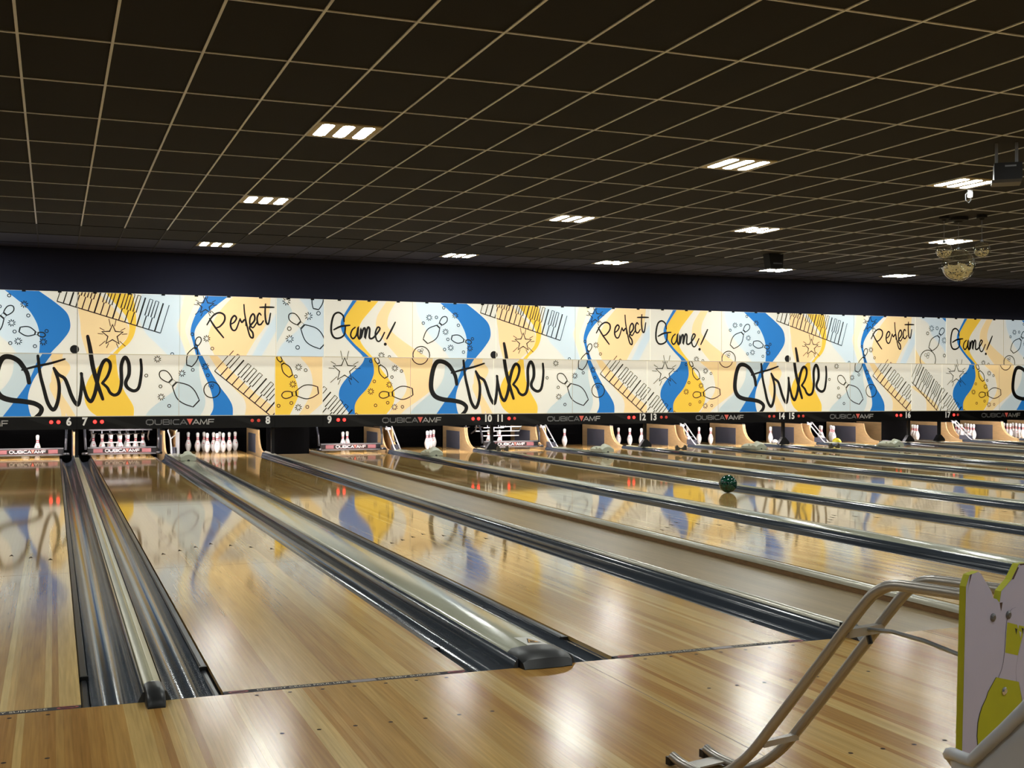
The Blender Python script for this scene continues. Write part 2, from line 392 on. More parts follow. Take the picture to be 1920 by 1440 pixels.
cols_word = {-9: 'beyond lane five', -3: 'above lane five', 4: 'above lane eight', 11: 'above lane ten', 16: 'above lane eleven', 22: 'above lane fourteen', 27: 'above lane fifteen', 33: 'above lane seventeen'}
for k, (i, j, f) in enumerate(LIGHTS):
    o = proto if k == 0 else copy_tree(proto)
    o.location = (GX0 + (i + .5) * GSX, GY0 + j * GSY + f * GSY, CEIL)
    o['label'] = 'square three lens ceiling lamp %s, %s' % (cols_word[i], rows_word[j])

# ---------------------------------------------------------------- approach
AX0, AX1, AY0 = -2.2, 4.90, -6.4; BW = 0.0273
b = MB(); b.box(X_MIN, X_MAX, Y_MIN, 0, -.35, -.012); approach = b.build('floor', 'rail_black'); tag(approach, 'maple board approach in front of the foul line', None, None, 'structure')
t = MB(); t.box(.0001, BW - .0001, AY0, 0, -.012, 0); bm_ = t.mesh('board', 'approach_board')
n = int((AX1 - AX0) / BW); tone = .5
for k in range(n):
    if random.random() < .5: tone = .12 + .76 * random.random()
    o = obj('board', bm_, approach, (AX0 + k * BW, 0, 0)); o.color = (min(1, max(0, tone + random.uniform(-.08, .08))), 0, 0, 1)
t = MB(); t.box(X_MIN, AX0, Y_MIN, 0, -.012, 0); t.box(AX0 + n * BW, X_MAX, Y_MIN, 0, -.012, 0); t.box(AX0, AX0 + n * BW, Y_MIN, AY0, -.012, 0)
tag(t.build('boards_beyond', 'approach_bed', approach), None, None, None, 'stuff')
dot = MB(); dot.add([(.009 * math.cos(k * math.pi / 5), .009 * math.sin(k * math.pi / 5), .0006) for k in range(10)], [tuple(range(10))]); dot_me = dot.mesh('guide_dot', 'mark')
for n_ in (6, 7, 8, 9):
    for y in (-.055, -.62, -1.55):
        for k in range(7): obj('guide_dot', dot_me, approach, (left(n_) + W / 2 + (k - 3) * 5 * .02703, y, 0))
sm = MB(); sm.box(-.0012, .0012, AY0, 0, 0, .0005); sm_me = sm.mesh('panel_seam', 'seam')
for x in (1.60, 3.54): obj('panel_seam', sm_me, approach, (x, 0, 0))

# ---------------------------------------------------------------- lanes
arrow = MB(); arrow.add([(0, .075, .0008), (-.016, -.02, .0008), (0, -.004, .0008), (.016, -.02, .0008)], [(0, 1, 2), (0, 2, 3)]); arrow_me = arrow.mesh('arrow', 'mark')
LB = W / 39
lb = MB(); lb.box(.0001, LB - .0001, .05, LANE_END, -.02, 0); lb_me = lb.mesh('board', 'lane_board')
def no_sign():
    m_ = MB()
    for P in ring(0, 0, 1, .3, 16) + ribbon([(-.7, .7), (.7, -.7)], .3): m_.add([(x * .036, y * .018, 0) for x, y in P], [tuple(range(len(P)))])
    return m_.mesh('no_entry_mark', 'foul_red')
sign_me = no_sign()
t1 = text_mesh('DO NOT CROSS FOUL LINE', .030, 'foul_text', 0, 1.0, 'floor'); t2 = text_mesh('SLIPPERY SURFACE', .030, 'foul_text', 0, 1.0, 'floor')
strip = MB(); strip.box(0, W, 0, .05, -.02, 0.0); strip_me = strip.mesh('foul_line_strip', 'foul_strip')
worn = MB(); worn.box(.53, .64, .006, .044, 0, .0005); worn_me = worn.mesh('worn_patch', 'foul_worn')
bed = MB(); bed.box(0, W, .05, LANE_END, -.05, 0); bed_me = bed.mesh('bowling_lane', 'lane_bed')
sub = MB(); sub.box(0, W, 0, LANE_END, -.06, -.02); sub_me = sub.mesh('bowling_lane', 'rail_black')
xs = MB(); xs.box(0, W, -.001, .001, 0, .0004); xs_me = xs.mesh('panel_joint', 'seam')
for n_ in LANES:
    near = n_ in (6, 7, 8)
    lane = obj('bowling_lane', sub_me if near else bed_me, None, (left(n_), 0, 0))
    tag(lane, 'polished striped maple bowling lane signed number %s' % NUM[n_], 'lane', 'bowling lanes side by side')
    if near:
        tone = .5
        for k in range(39):
            if random.random() < .5: tone = .12 + .76 * random.random()
            o = obj('board', lb_me, lane, (k * LB, 0, 0)); o.color = (min(1, max(0, tone + random.uniform(-.08, .08))), 0, 0, 1)
    st = obj('foul_line_strip', strip_me, lane)
    if n_ <= 10:
        fw1 = t1.vertices and max(v.co.x for v in t1.vertices) * 2; fw2 = max(v.co.x for v in t2.vertices) * 2
        o = obj('lettering', t1, st, (.325, .025, .001)); o.scale = (.38 / fw1, 1, 1)
        o = obj('lettering', t2, st, (.79, .025, .001)); o.scale = (.28 / fw2, 1, 1)
        for x in (.06, W - .05): obj('no_entry_mark', sign_me, st, (x, .025, .001))
        obj('worn_patch', worn_me, st)
        for y in (3.58, 8.1, 12.3): obj('panel_joint', xs_me, lane, (0, y, 0))
    for k in range(7):
        obj('arrow', arrow_me, lane, (W / 2 + (k - 3) * 5 * LB, 4.74 - abs(k - 3) * .155, 0))

# ---------------------------------------------------------------- gutters with bumper rails (built for the right-hand side of a lane, mirrored for the left)
def gutter_meshes(sgn):
    ch = [(.040, -.012)]
    for k in range(13):
        a = math.pi * k / 12
        ch.append((.1225 - .0825 * math.cos(a), -.018 - .072 * math.sin(a)))
    ch += [(.209, .002), (.226, .037), (GUT - .001, .041)]
    pr = ch + [(GUT - .001, -.014)] + [(x + (.004 if x > .12 else -.004), z - .008) for x, z in reversed(ch[1:-3])]
    g = MB(); g.sweep_y([(x * sgn, z) for x, z in pr], 0, 17.55)
    r = MB(); r.sweep_y([(x * sgn, z) for x, z in ((.004, -.07), (.004, -.010), (.008, -.004), (.030, -.004), (.036, -.012), (.036, -.07))], .55, 17.3)
    e = MB(); e.sweep_y([(x * sgn, z) for x, z in ((.004, -.07), (.004, -.026), (.012, -.020), (.026, -.020), (.034, -.026), (.036, -.07))], 0, .55)
    k = MB(); k.box(min(.006 * sgn, .040 * sgn), max(.006 * sgn, .040 * sgn), .535, .553, -.05, -.003)
    return g.mesh('gutter', 'gutter', 'a'), r.mesh('bumper_rail', 'rail_dark'), e.mesh('rail_end_piece', 'steel' if False else 'rail_dark'), k.mesh('rail_stop', 'rail_black')
GM = {s: gutter_meshes(s) for s in (1, -1)}
def division(n_, right):
    other = n_ + 1 if right else n_ - 1
    a, c = min(n_, other), max(n_, other)
    if (a, c) in ((8, 9), (16, 17)): return 'service walkway'
    if a == 4 or c == 21: return 'outer edge'
    return 'lane %s side' % NUM[other]
for n_ in LANES:
    for right in (False, True):
        s = 1 if right else -1
        gm = GM[s]
        x = left(n_) + (W if right else 0)
        o = obj('gutter', gm[0], None, (x, 0, 0)); tag(o, 'dark glossy gutter of lane %s on the %s' % (NUM[n_], division(n_, right)), 'gutter', 'gutters beside the lanes')
        obj('bumper_rail', gm[1], o); e = obj('rail_end_piece', gm[2], o); obj('rail_stop', gm[3], o)
        if n_ == 8 and not right: e.data = gm[2].copy(); e.data.materials[0] = MATS['chrome']; e['label'] = 'shiny aluminium rail end'

# ---------------------------------------------------------------- caps between gutters
def cap_narrow(x, a, c):
    o = empty('divider_cap', (x, 0, 0), 'narrow beige divider cap between lanes %s and %s' % (NUM[a], NUM[c]), 'divider', 'narrow divider caps')
    p = [(-.036, -.03), (-.036, .036), (-.033, .045), (-.020, .052), (-.006, .055), (-.005, .0525), (.005, .0525), (.006, .055), (.020, .052), (.033, .045), (.036, .036), (.036, -.03)]
    t = MB(); t.sweep_y(p, .06, 17.4); t.build('cap_rail', 'cap_beige', o, 'a')
    e = MB(); q = [(-.038, 0), (-.038, .036), (-.034, .056), (-.018, .063), (.018, .063), (.034, .056), (.038, .036), (.038, 0)]
    nq = len(q); rings = [(.075, 1, 1), (.02, 1, 1), (-.06, 1, .95), (-.10, .94, .55), (-.112, .88, .1)]
    vs = [(x_ * sx_, y_, z_ * sz_) for y_, sx_, sz_ in rings for x_, z_ in q]
    fs = [(r_ * nq + k, r_ * nq + (k + 1) % nq, (r_ + 1) * nq + (k + 1) % nq, (r_ + 1) * nq + k) for r_ in range(len(rings) - 1) for k in range(nq)] + [tuple(range(nq - 1, -1, -1)), tuple(range((len(rings) - 1) * nq, len(rings) * nq))]
    e.add(vs, fs); e.build('end_cap', 'black_plastic', o, 'a')
    r = MB(); r.lathe([(.010, 0), (.010, .004), (.004, .006)], 10, 0, .10, .052); r.build('screw', 'white_metal', o)
    return o
def cap_wide(x, a, c):
    o = empty('ball_return_cap', (x, 0, 0), 'wide pale grey ball return cap between lanes %s and %s' % (NUM[a], NUM[c]), 'ball return', 'wide ball return caps')
    hw = CAPW - .001
    p = [(-hw, -.03), (-hw, .040), (-hw + .006, .046)] + [(-hw + .03 + (2 * hw - .06) * k / 8, .050 + .010 * math.sin(math.pi * k / 8)) for k in range(9)] + [(hw - .006, .046), (hw, .040), (hw, -.03)]
    t = MB(); t.sweep_y(p, .07, 17.26); t.build('cap_cover', 'cap_grey', o, 'a')
    e = MB(); q = [(-hw, 0), (-hw, .042), (-hw + .02, .057), (-.06, .065), (0, .068), (.06, .065), (hw - .02, .057), (hw, .042), (hw, 0)]
    nq = len(q); rings = [(.13, 1, 1), (.05, 1.0, 1), (.0, 1.0, .95), (-.045, .95, .66), (-.062, .92, .05)]
    vs = [(x_ * sx_, y_ + (.0 if abs(x_) < .1 else .01), z_ * sz_) for y_, sx_, sz_ in rings for x_, z_ in q]
    fs = [(r_ * nq + k, r_ * nq + (k + 1) % nq, (r_ + 1) * nq + (k + 1) % nq, (r_ + 1) * nq + k) for r_ in range(len(rings) - 1) for k in range(nq)] + [tuple(range(nq - 1, -1, -1)), tuple(range((len(rings) - 1) * nq, len(rings) * nq))]
    e.add(vs, fs); e.build('end_cap', 'black_plastic', o, 'a')
    st = MB(); st.add([(-.02, .15, .0618), (.085, .15, .0565), (.085, .33, .0565), (-.02, .33, .0618)], [(0, 1, 2, 3)]); sk = st.build('warning_sticker', 'sticker', o)
    tr = MB(); tr.add([(0, .20, .0612), (.07, .20, .0578), (.035, .30, .0596)], [(0, 1, 2)]); tr.build('warning_triangle_border', 'ink', sk)
    tr = MB(); tr.add([(.008, .208, .0614), (.062, .208, .0588), (.035, .284, .0602)], [(0, 1, 2)]); tr.build('warning_triangle', 'sticker_yellow', sk)
    tr = MB(); tr.add([(.020, .215, .0612), (.046, .215, .0600), (.044, .235, .0602), (.026, .250, .0610)], [(0, 1, 2, 3)]); tr.build('hand_symbol', 'ink', sk)
    return o
def walkway(x0, x1, a, c):
    o = empty('service_walkway', (x0, 0, 0), 'long brown laminate walkway with metal rails between lanes %s and %s' % (NUM[a], NUM[c]), 'walkway', 'service walkways')
    wd = x1 - x0
    t = MB(); t.box(.03, wd - .03, -.05, 17.6, -.05, -.008); t.build('walk_panel', 'walk_laminate', o)
    for x, nm in ((0.0, 1), (wd, -1)):
        p = [(x - .028, -.03), (x - .028, .046), (x - .020, .058), (x - .006, .063), (x + .008, .063), (x + .022, .058), (x + .028, .046), (x + .028, -.03)]
        t = MB(); t.sweep_y([(a_, max(z_, .040 if nm > 0 else .026)) for a_, z_ in p], .03, 17.5); r = t.build('metal_rail', 'rail_alu', o, 'a'); side = 'ply_edge' if nm < 0 else 'rail_dark'
        t = MB(); t.box(x - .024, x + .024, .03, 17.5, -.05, .040 if nm > 0 else .026); t.build('rail_side', side, r)
        if nm > 0: t = MB(); t.box(.03, wd - .03, 17.56, 17.59, -.008, .56); t.build('dark_recess_sheet', 'pit_black', o)  # black sheet added to imitate the dark recess, hiding the kickback faces
        e = MB(); e.sweep_x([(.06, 0), (.06, .066), (.02, .066), (-.05, .036), (-.10, .0)], x - .034, x + .034); e.build('end_cap', 'black_plastic', o)
    return o
for a in (6, 10, 12, 14, 18): cap_narrow(BASE[a + 1], a, a + 1)
for a in range(5, 20, 2): cap_wide(left(a) + W + GUT + CAPW, a, a + 1)
walkway(BASE[7] + PAIR, BASE[9], 8, 9); walkway(BASE[15] + PAIR, BASE[17], 16, 17)

# ---------------------------------------------------------------- masking mural
CROP = {1: (0, 520, 3.5556), 2: (500, 540, 4.1739), 5: (1560, 560, 4.8)}
ORIG = {1: BASE[7] - PAIR, 2: BASE[9], 5: BASE[15] + PAIR}     # so that every point is measured from the left edge of a double unit (or filler)
def pt(c, x, y, row):
    ox, oy, s = CROP[c]; p = on_y(ox + x / s, oy + y / s, MASK_YU if row == 'u' else MASK_Y); return (p.x - ORIG[c], p.z)
def pts_(c, L, row): return [pt(c, x, y, row) for x, y in L]
def wave(c, row, a, bb):
    A, B = spline(pts_(c, a, row)), spline(pts_(c, bb, row))
    k = max(len(A), len(B))
    def res(P): return [tuple(P[int(i * (len(P) - 1) / (k - 1))][q] + (P[min(int(i * (len(P) - 1) / (k - 1)) + 1, len(P) - 1)][q] - P[int(i * (len(P) - 1) / (k - 1))][q]) * (i * (len(P) - 1) / (k - 1) % 1) for q in (0, 1)) for i in range(k)]
    # extend slightly past the ends so that the print runs to the panel edge
    A, B = res(A), res(B)
    for P in (A, B):
        if abs(P[0][1] - P[-1][1]) > .3:
            hi = 1 if P[0][1] > P[-1][1] else -1
            P.insert(0, (P[0][0] * 2 - P[2][0], P[0][1] + .08 * hi)); P.append((P[-1][0] * 2 - P[-3][0], P[-1][1] - .08 * hi))
    return [[A[i], A[i + 1], B[i + 1], B[i]] for i in range(len(A) - 1)]
ART = {'u': [], 'l': []}    # per row: (name, material, layer, polygons) in double-unit coordinates
FA = {}
def put(row, name, material, layer, polys, dest=None): (ART if dest is None else dest)[row].append((name, material, layer, polys))
# --- left half, traced around lanes 9 and 10
put('u', 'pale_wave', 'film_ice', 1, wave(2, 'u', [(1165, 105), (1180, 200), (1230, 300), (1300, 400), (1380, 480), (1440, 565)], [(1365, 130), (1430, 180), (1500, 250), (1545, 330), (1565, 400), (1580, 565)]))
put('u', 'peach_wave', 'film_peach', 1, wave(2, 'u', [(935, 110), (870, 210), (855, 290), (870, 340), (940, 440), (1050, 565)], [(1010, 110), (960, 200), (945, 270), (960, 320), (1060, 410), (1290, 565)]))
put('u', 'yellow_wave', 'film_yellow', 2, wave(2, 'u', [(690, 100), (630, 200), (600, 270), (610, 340), (680, 440), (800, 565)], [(872, 105), (800, 190), (745, 260), (725, 320), (740, 430), (850, 565)]))
put('u', 'blue_wave', 'film_blue', 3, wave(2, 'u', [(672, 98), (610, 200), (582, 260), (583, 320), (610, 380), (680, 460), (740, 520), (768, 565)], [(706, 98), (640, 190), (612, 240), (610, 300), (625, 360), (690, 440), (770, 510), (828, 565)]))
put('u', 'blue_wave', 'film_blue', 3, wave(2, 'u', [(1360, 120), (1430, 180), (1500, 250), (1545, 330), (1565, 400), (1570, 480), (1563, 565)], [(1560, 120), (1660, 200), (1730, 270), (1752, 340), (1745, 400), (1700, 470), (1650, 530), (1622, 565)]))
put('l', 'peach_wave', 'film_peach', 1, wave(2, 'l', [(960, 560), (1060, 640), (1090, 720), (1095, 790), (1060, 860), (990, 930), (950, 995)], [(1300, 560), (1290, 700), (1280, 800), (1200, 870), (1100, 940), (1040, 995)]))
put('l', 'pale_wave', 'film_steel', 1, wave(2, 'l', [(1395, 560), (1385, 690), (1330, 790), (1240, 860), (1160, 930), (1110, 995)], [(1560, 560), (1520, 680), (1470, 770), (1400, 880), (1360, 940), (1325, 995)]))
put('l', 'peach_wave', 'film_peach', 1, wave(2, 'l', [(1650, 560), (1620, 720), (1640, 820), (1680, 900), (1725, 995)], [(1690, 560), (1662, 720), (1680, 820), (1730, 910), (1775, 995)]))
put('l', 'yellow_wave', 'film_yellow', 2, wave(2, 'l', [(790, 560), (800, 640), (790, 720), (740, 800), (690, 860), (670, 920), (690, 995)], [(850, 560), (900, 640), (960, 720), (995, 800), (1000, 870), (980, 930), (930, 995)]))
put('l', 'blue_wave', 'film_blue', 3, wave(2, 'l', [(762, 560), (735, 605), (640, 690), (580, 770), (565, 840), (585, 895), (655, 995)], [(826, 560), (840, 640), (830, 700), (790, 780), (720, 860), (690, 920), (692, 995)]))
put('l', 'blue_wave', 'film_blue', 3, wave(2, 'l', [(1563, 560), (1530, 620), (1510, 680), (1470, 770), (1400, 880), (1322, 995)], [(1622, 560), (1570, 640), (1520, 720), (1490, 800), (1480, 870), (1490, 950), (1506, 995)]))
# --- right half, traced around lanes 7 and 8
put('u', 'peach_wave', 'film_peach', 1, wave(1, 'u', [(525, 90), (520, 200), (535, 300), (545, 400), (590, 540)], [(640, 90), (800, 250), (860, 340), (850, 400), (690, 540)]))
put('u', 'pale_wave', 'film_ice', 1, wave(1, 'u', [(950, 95), (925, 250), (970, 370), (1050, 450), (1140, 540)], [(1235, 110), (1200, 260), (1180, 320), (1200, 400), (1250, 540)]))
put('u', 'peach_wave', 'film_peach', 1, wave(1, 'u', [(1570, 110), (1470, 220), (1410, 320), (1390, 420), (1440, 540)], [(1805, 130), (1780, 300), (1700, 420), (1630, 540)]))
put('u', 'pale_wave', 'film_ice', 1, wave(1, 'u', [(1900, 130), (1835, 250), (1745, 400), (1670, 540)], [(1980, 130), (1880, 290), (1800, 430), (1735, 540)]))
put('u', 'cream_wave', 'film_pale', 1, wave(1, 'u', [(1215, 105), (1200, 260), (1185, 320), (1205, 400), (1255, 540)], [(1330, 105), (1270, 240), (1235, 340), (1260, 430), (1300, 540)]))
put('u', 'yellow_wave', 'film_yellow', 2, wave(1, 'u', [(690, 85), (780, 190), (840, 260), (862, 330), (850, 400), (790, 470), (720, 540)], [(880, 85), (900, 200), (908, 300), (895, 380), (860, 440), (800, 490), (765, 540)]))
put('u', 'blue_wave', 'film_blue', 3, wave(1, 'u', [(1378, 110), (1330, 200), (1290, 280), (1270, 360), (1285, 430), (1312, 540)], [(1545, 110), (1440, 190), (1360, 260), (1305, 340), (1298, 400), (1320, 470), (1350, 540)]))
put('l', 'pale_wave', 'film_steel', 1, wave(1, 'l', [(1270, 515), (1200, 640), (1170, 740), (1100, 800), (1000, 880), (965, 930)], [(1330, 515), (1330, 640), (1350, 740), (1370, 820), (1360, 880), (1330, 930)]))
put('l', 'peach_wave', 'film_peach', 1, wave(1, 'l', [(330, 515), (370, 640), (330, 720), (360, 800), (400, 870), (410, 930)], [(390, 515), (470, 600), (400, 720), (390, 800), (430, 870), (440, 930)]))
put('l', 'peach_wave', 'film_peach', 1, wave(1, 'l', [(1390, 515), (1470, 640), (1560, 740), (1620, 800), (1640, 860), (1630, 930)], [(1440, 515), (1560, 640), (1700, 770), (1780, 830), (1850, 880), (1900, 930)]))
put('l', 'yellow_wave', 'film_yellow', 2, wave(1, 'l', [(740, 515), (650, 600), (590, 680), (565, 760), (567, 830), (600, 890), (655, 930)], [(772, 515), (780, 600), (795, 680), (830, 760), (880, 840), (893, 880), (890, 930)]))
put('l', 'blue_wave', 'film_blue', 3, wave(1, 'l', [(1312, 515), (1360, 640), (1400, 740), (1420, 820), (1420, 880), (1393, 930)], [(1345, 515), (1400, 620), (1460, 720), (1520, 800), (1550, 860), (1552, 930)]))
# --- line drawings
TL = .019
def burst(x, y, r=.062):
    out = []
    for k in range(9):
        a = 2 * math.pi * k / 9 + .3
        out += ribbon([(x + .42 * r * math.cos(a), y + .42 * r * math.sin(a)), (x + r * math.cos(a), y + r * math.sin(a))], .016)
    return out
def pin_outline(base, head, k=1.0):
    (x0, y0), (x1, y1) = base, head; L = math.hypot(x1 - x0, y1 - y0); ux, uy = (x1 - x0) / L, (y1 - y0) / L; vx, vy = -uy, ux
    prof = [(0, .095), (.16, .165), (.30, .19), (.42, .165), (.56, .09), (.60, .065)]
    P = [(t, wv * k) for t, wv in spline(prof, 3)]
    body = [(t, wv) for t, wv in P] + [(t, -wv) for t, wv in reversed(P)]
    nk = [(.62, .06), (.70, .055), (.70, -.055), (.62, -.06)]
    hd = [(t, wv * k) for t, wv in spline([(.72, .055), (.80, .085), (.90, .095), (.97, .06), (1.0, 0), (.97, -.06), (.90, -.095), (.80, -.085), (.72, -.055)], 3)]
    out = []
    for S_ in (body, [(t, wv * k) for t, wv in nk], hd):
        out += ribbon([(x0 + (ux * t + vx * wv) * L, y0 + (uy * t + vy * wv) * L) for t, wv in S_], TL if len(S_) > 4 else .008, True)
    return out
def star(x, y, r):
    P = []
    for k in range(10):
        a = math.pi / 2 + math.pi * k / 5; q = r if k % 2 == 0 else r * .44; P.append((x + q * math.cos(a), y + q * math.sin(a)))
    out = ribbon(P, TL, True)
    for k in range(10):
        a = math.pi / 2 + math.pi / 5 * (k + .5) + (.1 if k % 2 else -.1)
        out += ribbon([(x + .85 * r * math.cos(a), y + .85 * r * math.sin(a)), (x + (1.35 + .25 * (k % 3 == 0)) * r * math.cos(a), y + (1.35 + .25 * (k % 3 == 0)) * r * math.sin(a))], .012)
    return out
def ball_drawing(x, y, r, n=22): return ring(x, y, r, TL, n) + [q for dx, dy in ((-.28, .50), (.08, .60), (-.02, .30)) for q in ring(x + dx * r, y + dy * r, r * .15, .009, 10)]
def keyboard(a, bb, up, keys):
    ax, ay = a; bx, by = bb; out = ribbon([a, bb], .018)
    pat = [1, 1, 0, 1, 1, 1, 0]
    def q(t, h): return (ax + (bx - ax) * t + up[0] * h, ay + (by - ay) * t + up[1] * h)
    for k in range(keys + 1):
        t = k / keys; d = .26 / keys
        if k in (0, keys): out += ribbon([q(t, 0), q(t, 1)], .014)
        elif pat[k % 7]:
            out += ribbon([q(t, 0), q(t, .42)], .019)
            out += ribbon([q(t - d, 1.0), q(t - d, .42), q(t + d, .42), q(t + d, 1.0)], .014) + ribbon([q(t - d, 1.0), q(t + d, 1.0)], .010)
        else: out += ribbon([q(t, 0), q(t, 1)], .026)
    return out
def lines(row, name, polys, dest=None): put(row, name, 'ink_thin', 4, polys, dest)
for c, row, L in ((2, 'u', [(1272, 232), (1400, 343), (1440, 468), (1476, 215), (1590, 472), (898, 527)]), (2, 'l', [(1003, 628), (960, 757), (815, 810), (1000, 932)]),
                  (1, 'u', [(1378, 408)]), (1, 'l', [(1050, 545), (1213, 640), (1075, 798), (1370, 595)])):
    for x, y in L: lines(row, 'printed_burst', burst(*pt(c, x, y, row)))
for c, row, L in ((2, 'u', [(1328, 230), (1225, 275), (1385, 155), (1500, 292), (1418, 402), (1610, 398), (1392, 481), (1540, 502), (960, 540)]), (2, 'l', [(1055, 650), (980, 697), (842, 731), (852, 919), (947, 898), (1062, 930), (815, 572)]),
                  (1, 'u', [(1282, 380), (1308, 458), (1415, 475), (1148, 512)]), (1, 'l', [(1285, 617), (1385, 653), (975, 655), (1070, 727), (1128, 857)])):
    for x, y in L: lines(row, 'printed_bubble', ring(*pt(c, x, y, row), .026, .013, 12))
lines('u', 'printed_bowling_pin', pin_outline(pt(2, 1242, 418, 'u'), pt(2, 1408, 228, 'u')))
lines('u', 'printed_bowling_pin', pin_outline(pt(2, 1448, 388, 'u'), pt(2, 1602, 428, 'u')))
lines('l', 'printed_bowling_pin', pin_outline(pt(2, 935, 700, 'l'), pt(2, 852, 545, 'l'), .9))
lines('l', 'printed_bowling_pin', pin_outline(pt(2, 1142, 812, 'l'), pt(2, 880, 840, 'l')))
lines('l', 'printed_bowling_pin', pin_outline(pt(1, 1308, 842, 'l'), pt(1, 1068, 628, 'l')))
lines('u', 'printed_bowling_pin', pin_outline(pt(1, 1258, 590, 'u'), pt(1, 1332, 398, 'u'), .9)); lines('l', 'printed_bowling_pin', pin_outline(pt(1, 1262, 590, 'l'), pt(1, 1332, 398, 'l'), .9))
lines('l', 'printed_star', star(*pt(2, 610, 640, 'l'), .225)); lines('u', 'printed_star', star(*pt(2, 610, 640, 'u'), .225))
lines('u', 'printed_star', star(*pt(1, 750, 385, 'u'), .18)); lines('l', 'printed_star', star(*pt(1, 750, 385, 'l'), .18))
lines('u', 'printed_star', star(*pt(1, 1370, 190, 'u'), .15))
lines('u', 'printed_ball', ball_drawing(*pt(2, 1210, 525, 'u'), .165)); lines('l', 'printed_ball', ball_drawing(*pt(2, 1200, 530, 'l'), .165)); lines('l', 'printed_ball', ball_drawing(*pt(1, 1413, 750, 'l'), .142))
KB = keyboard(pt(1, 380, 160, 'u'), pt(1, 1070, 372, 'u'), (pt(1, 1128, 185, 'u')[0] - pt(1, 1070, 372, 'u')[0], pt(1, 1128, 185, 'u')[1] - pt(1, 1070, 372, 'u')[1]), 17)
lines('u', 'printed_keyboard', KB)
k0, k1, k2 = pt(1, 1430, 625, 'l'), pt(1, 1800, 920, 'l'), pt(1, 1550, 490, 'l')
kd = (k1[0] - k0[0], k1[1] - k0[1]); kup = (k2[0] - k0[0], k2[1] - k0[1])
KB2 = keyboard(k0, (k0[0] + 1.75 * kd[0], k0[1] + 1.75 * kd[1]), kup, 17)
lines('l', 'printed_keyboard', KB2); lines('u', 'printed_keyboard', KB2)
lines('l', 'printed_keyboard', [[(x - 2 * PAIR, y) for x, y in P] for P in KB2])     # runs on into the next double unit
# --- lettering
def word(c, strokes, wd, row='l'):
    out = []
    for L in strokes:
        P = spline(pts_(c, L, row), 5); k = len(P)
        out += ribbon(P, [wd * (.72 + .28 * math.sin(math.pi * i / max(1, k - 1))) for i in range(k)])
        for e in (P[0], P[-1]): out += disc(e[0], e[1], wd * .36, 10)
    return out
STRIKE = word(2, [[(1487, 752), (1476, 690), (1450, 640), (1420, 600), (1372, 575), (1330, 582), (1302, 640), (1286, 740), (1292, 805), (1322, 850), (1380, 872), (1450, 880), (1520, 895), (1560, 925), (1556, 960), (1528, 990)]], .092)
STRIKE += word(2, [[(1540, 568), (1553, 690), (1575, 790), (1600, 890), (1632, 938), (1655, 900), (1668, 820), (1664, 740), (1636, 652)], [(1636, 652), (1664, 695), (1700, 722), (1720, 770), (1740, 835), (1764, 888), (1784, 902), (1797, 840), (1803, 760), (1804, 690)]], .064)
STRIKE += word(2, [[(1445, 665), (1530, 640), (1620, 618), (1702, 590)]], .042)
STRIKE += word(1, [[(541, 640), (550, 690), (562, 745), (580, 800), (605, 828), (625, 795), (640, 745), (655, 660), (680, 580), (705, 550), (730, 565), (735, 605), (715, 662), (682, 705)],
                   [(682, 705), (715, 735), (735, 770), (765, 785), (795, 765), (810, 700), (808, 600), (820, 550), (838, 535), (858, 575), (860, 645), (838, 700), (850, 735), (890, 757), (922, 740), (937, 680), (943, 610), (938, 548)]], .064)
STRIKE += word(1, [[(583, 395), (600, 480), (620, 600), (650, 710), (685, 812)]], .074)
for r_ in 'ul': put(r_, 'printed_script', 'ink', 5, STRIKE)
put('u', 'printed_dot', 'ink', 5, disc(*pt(1, 497, 480, 'u'), .074, 18))
for L in ([[(1397, 275), (1432, 330), (1490, 402)], [(1380, 316), (1418, 258), (1460, 236), (1495, 252), (1496, 290), (1465, 328), (1435, 338)]],
          [[(1540, 312), (1562, 298), (1576, 272), (1562, 256), (1542, 280), (1537, 322), (1552, 352), (1574, 346), (1598, 282)], [(1600, 276), (1612, 300), (1628, 284), (1638, 290), (1640, 322)]],
          [[(1626, 182), (1632, 250), (1652, 345), (1668, 395), (1686, 402), (1685, 370), (1664, 340), (1672, 318), (1695, 290), (1698, 262), (1686, 244), (1668, 270), (1666, 312), (1686, 336), (1712, 300)]],
          [[(1740, 252), (1728, 240), (1714, 270), (1720, 310), (1738, 314), (1756, 290)]],
          [[(1770, 178), (1767, 240), (1774, 300), (1790, 308), (1803, 240)], [(1732, 200), (1780, 199), (1826, 200)]]):
    put('u', 'printed_letters', 'ink', 5, word(1, L, .034, 'u'))
for L in ([[(606, 262), (597, 216), (562, 192), (526, 212), (507, 280), (507, 350), (532, 390), (575, 390), (608, 362), (616, 302)], [(526, 326), (582, 300), (650, 292)]],
          [[(692, 308), (668, 330), (657, 370), (676, 396), (702, 368), (716, 308), (713, 372), (728, 396), (738, 320), (737, 392), (756, 322), (771, 322), (769, 392), (790, 312), (806, 322), (804, 388), (830, 392), (868, 350), (886, 318), (868, 308), (850, 356), (862, 410), (888, 412), (922, 348)]],
          [[(1006, 268), (975, 330), (940, 398)]]):
    put('u', 'printed_letters', 'ink', 5, word(2, L, .038, 'u'))
put('u', 'printed_dot', 'ink', 5, disc(*pt(2, 928, 440, 'u'), .030, 12))
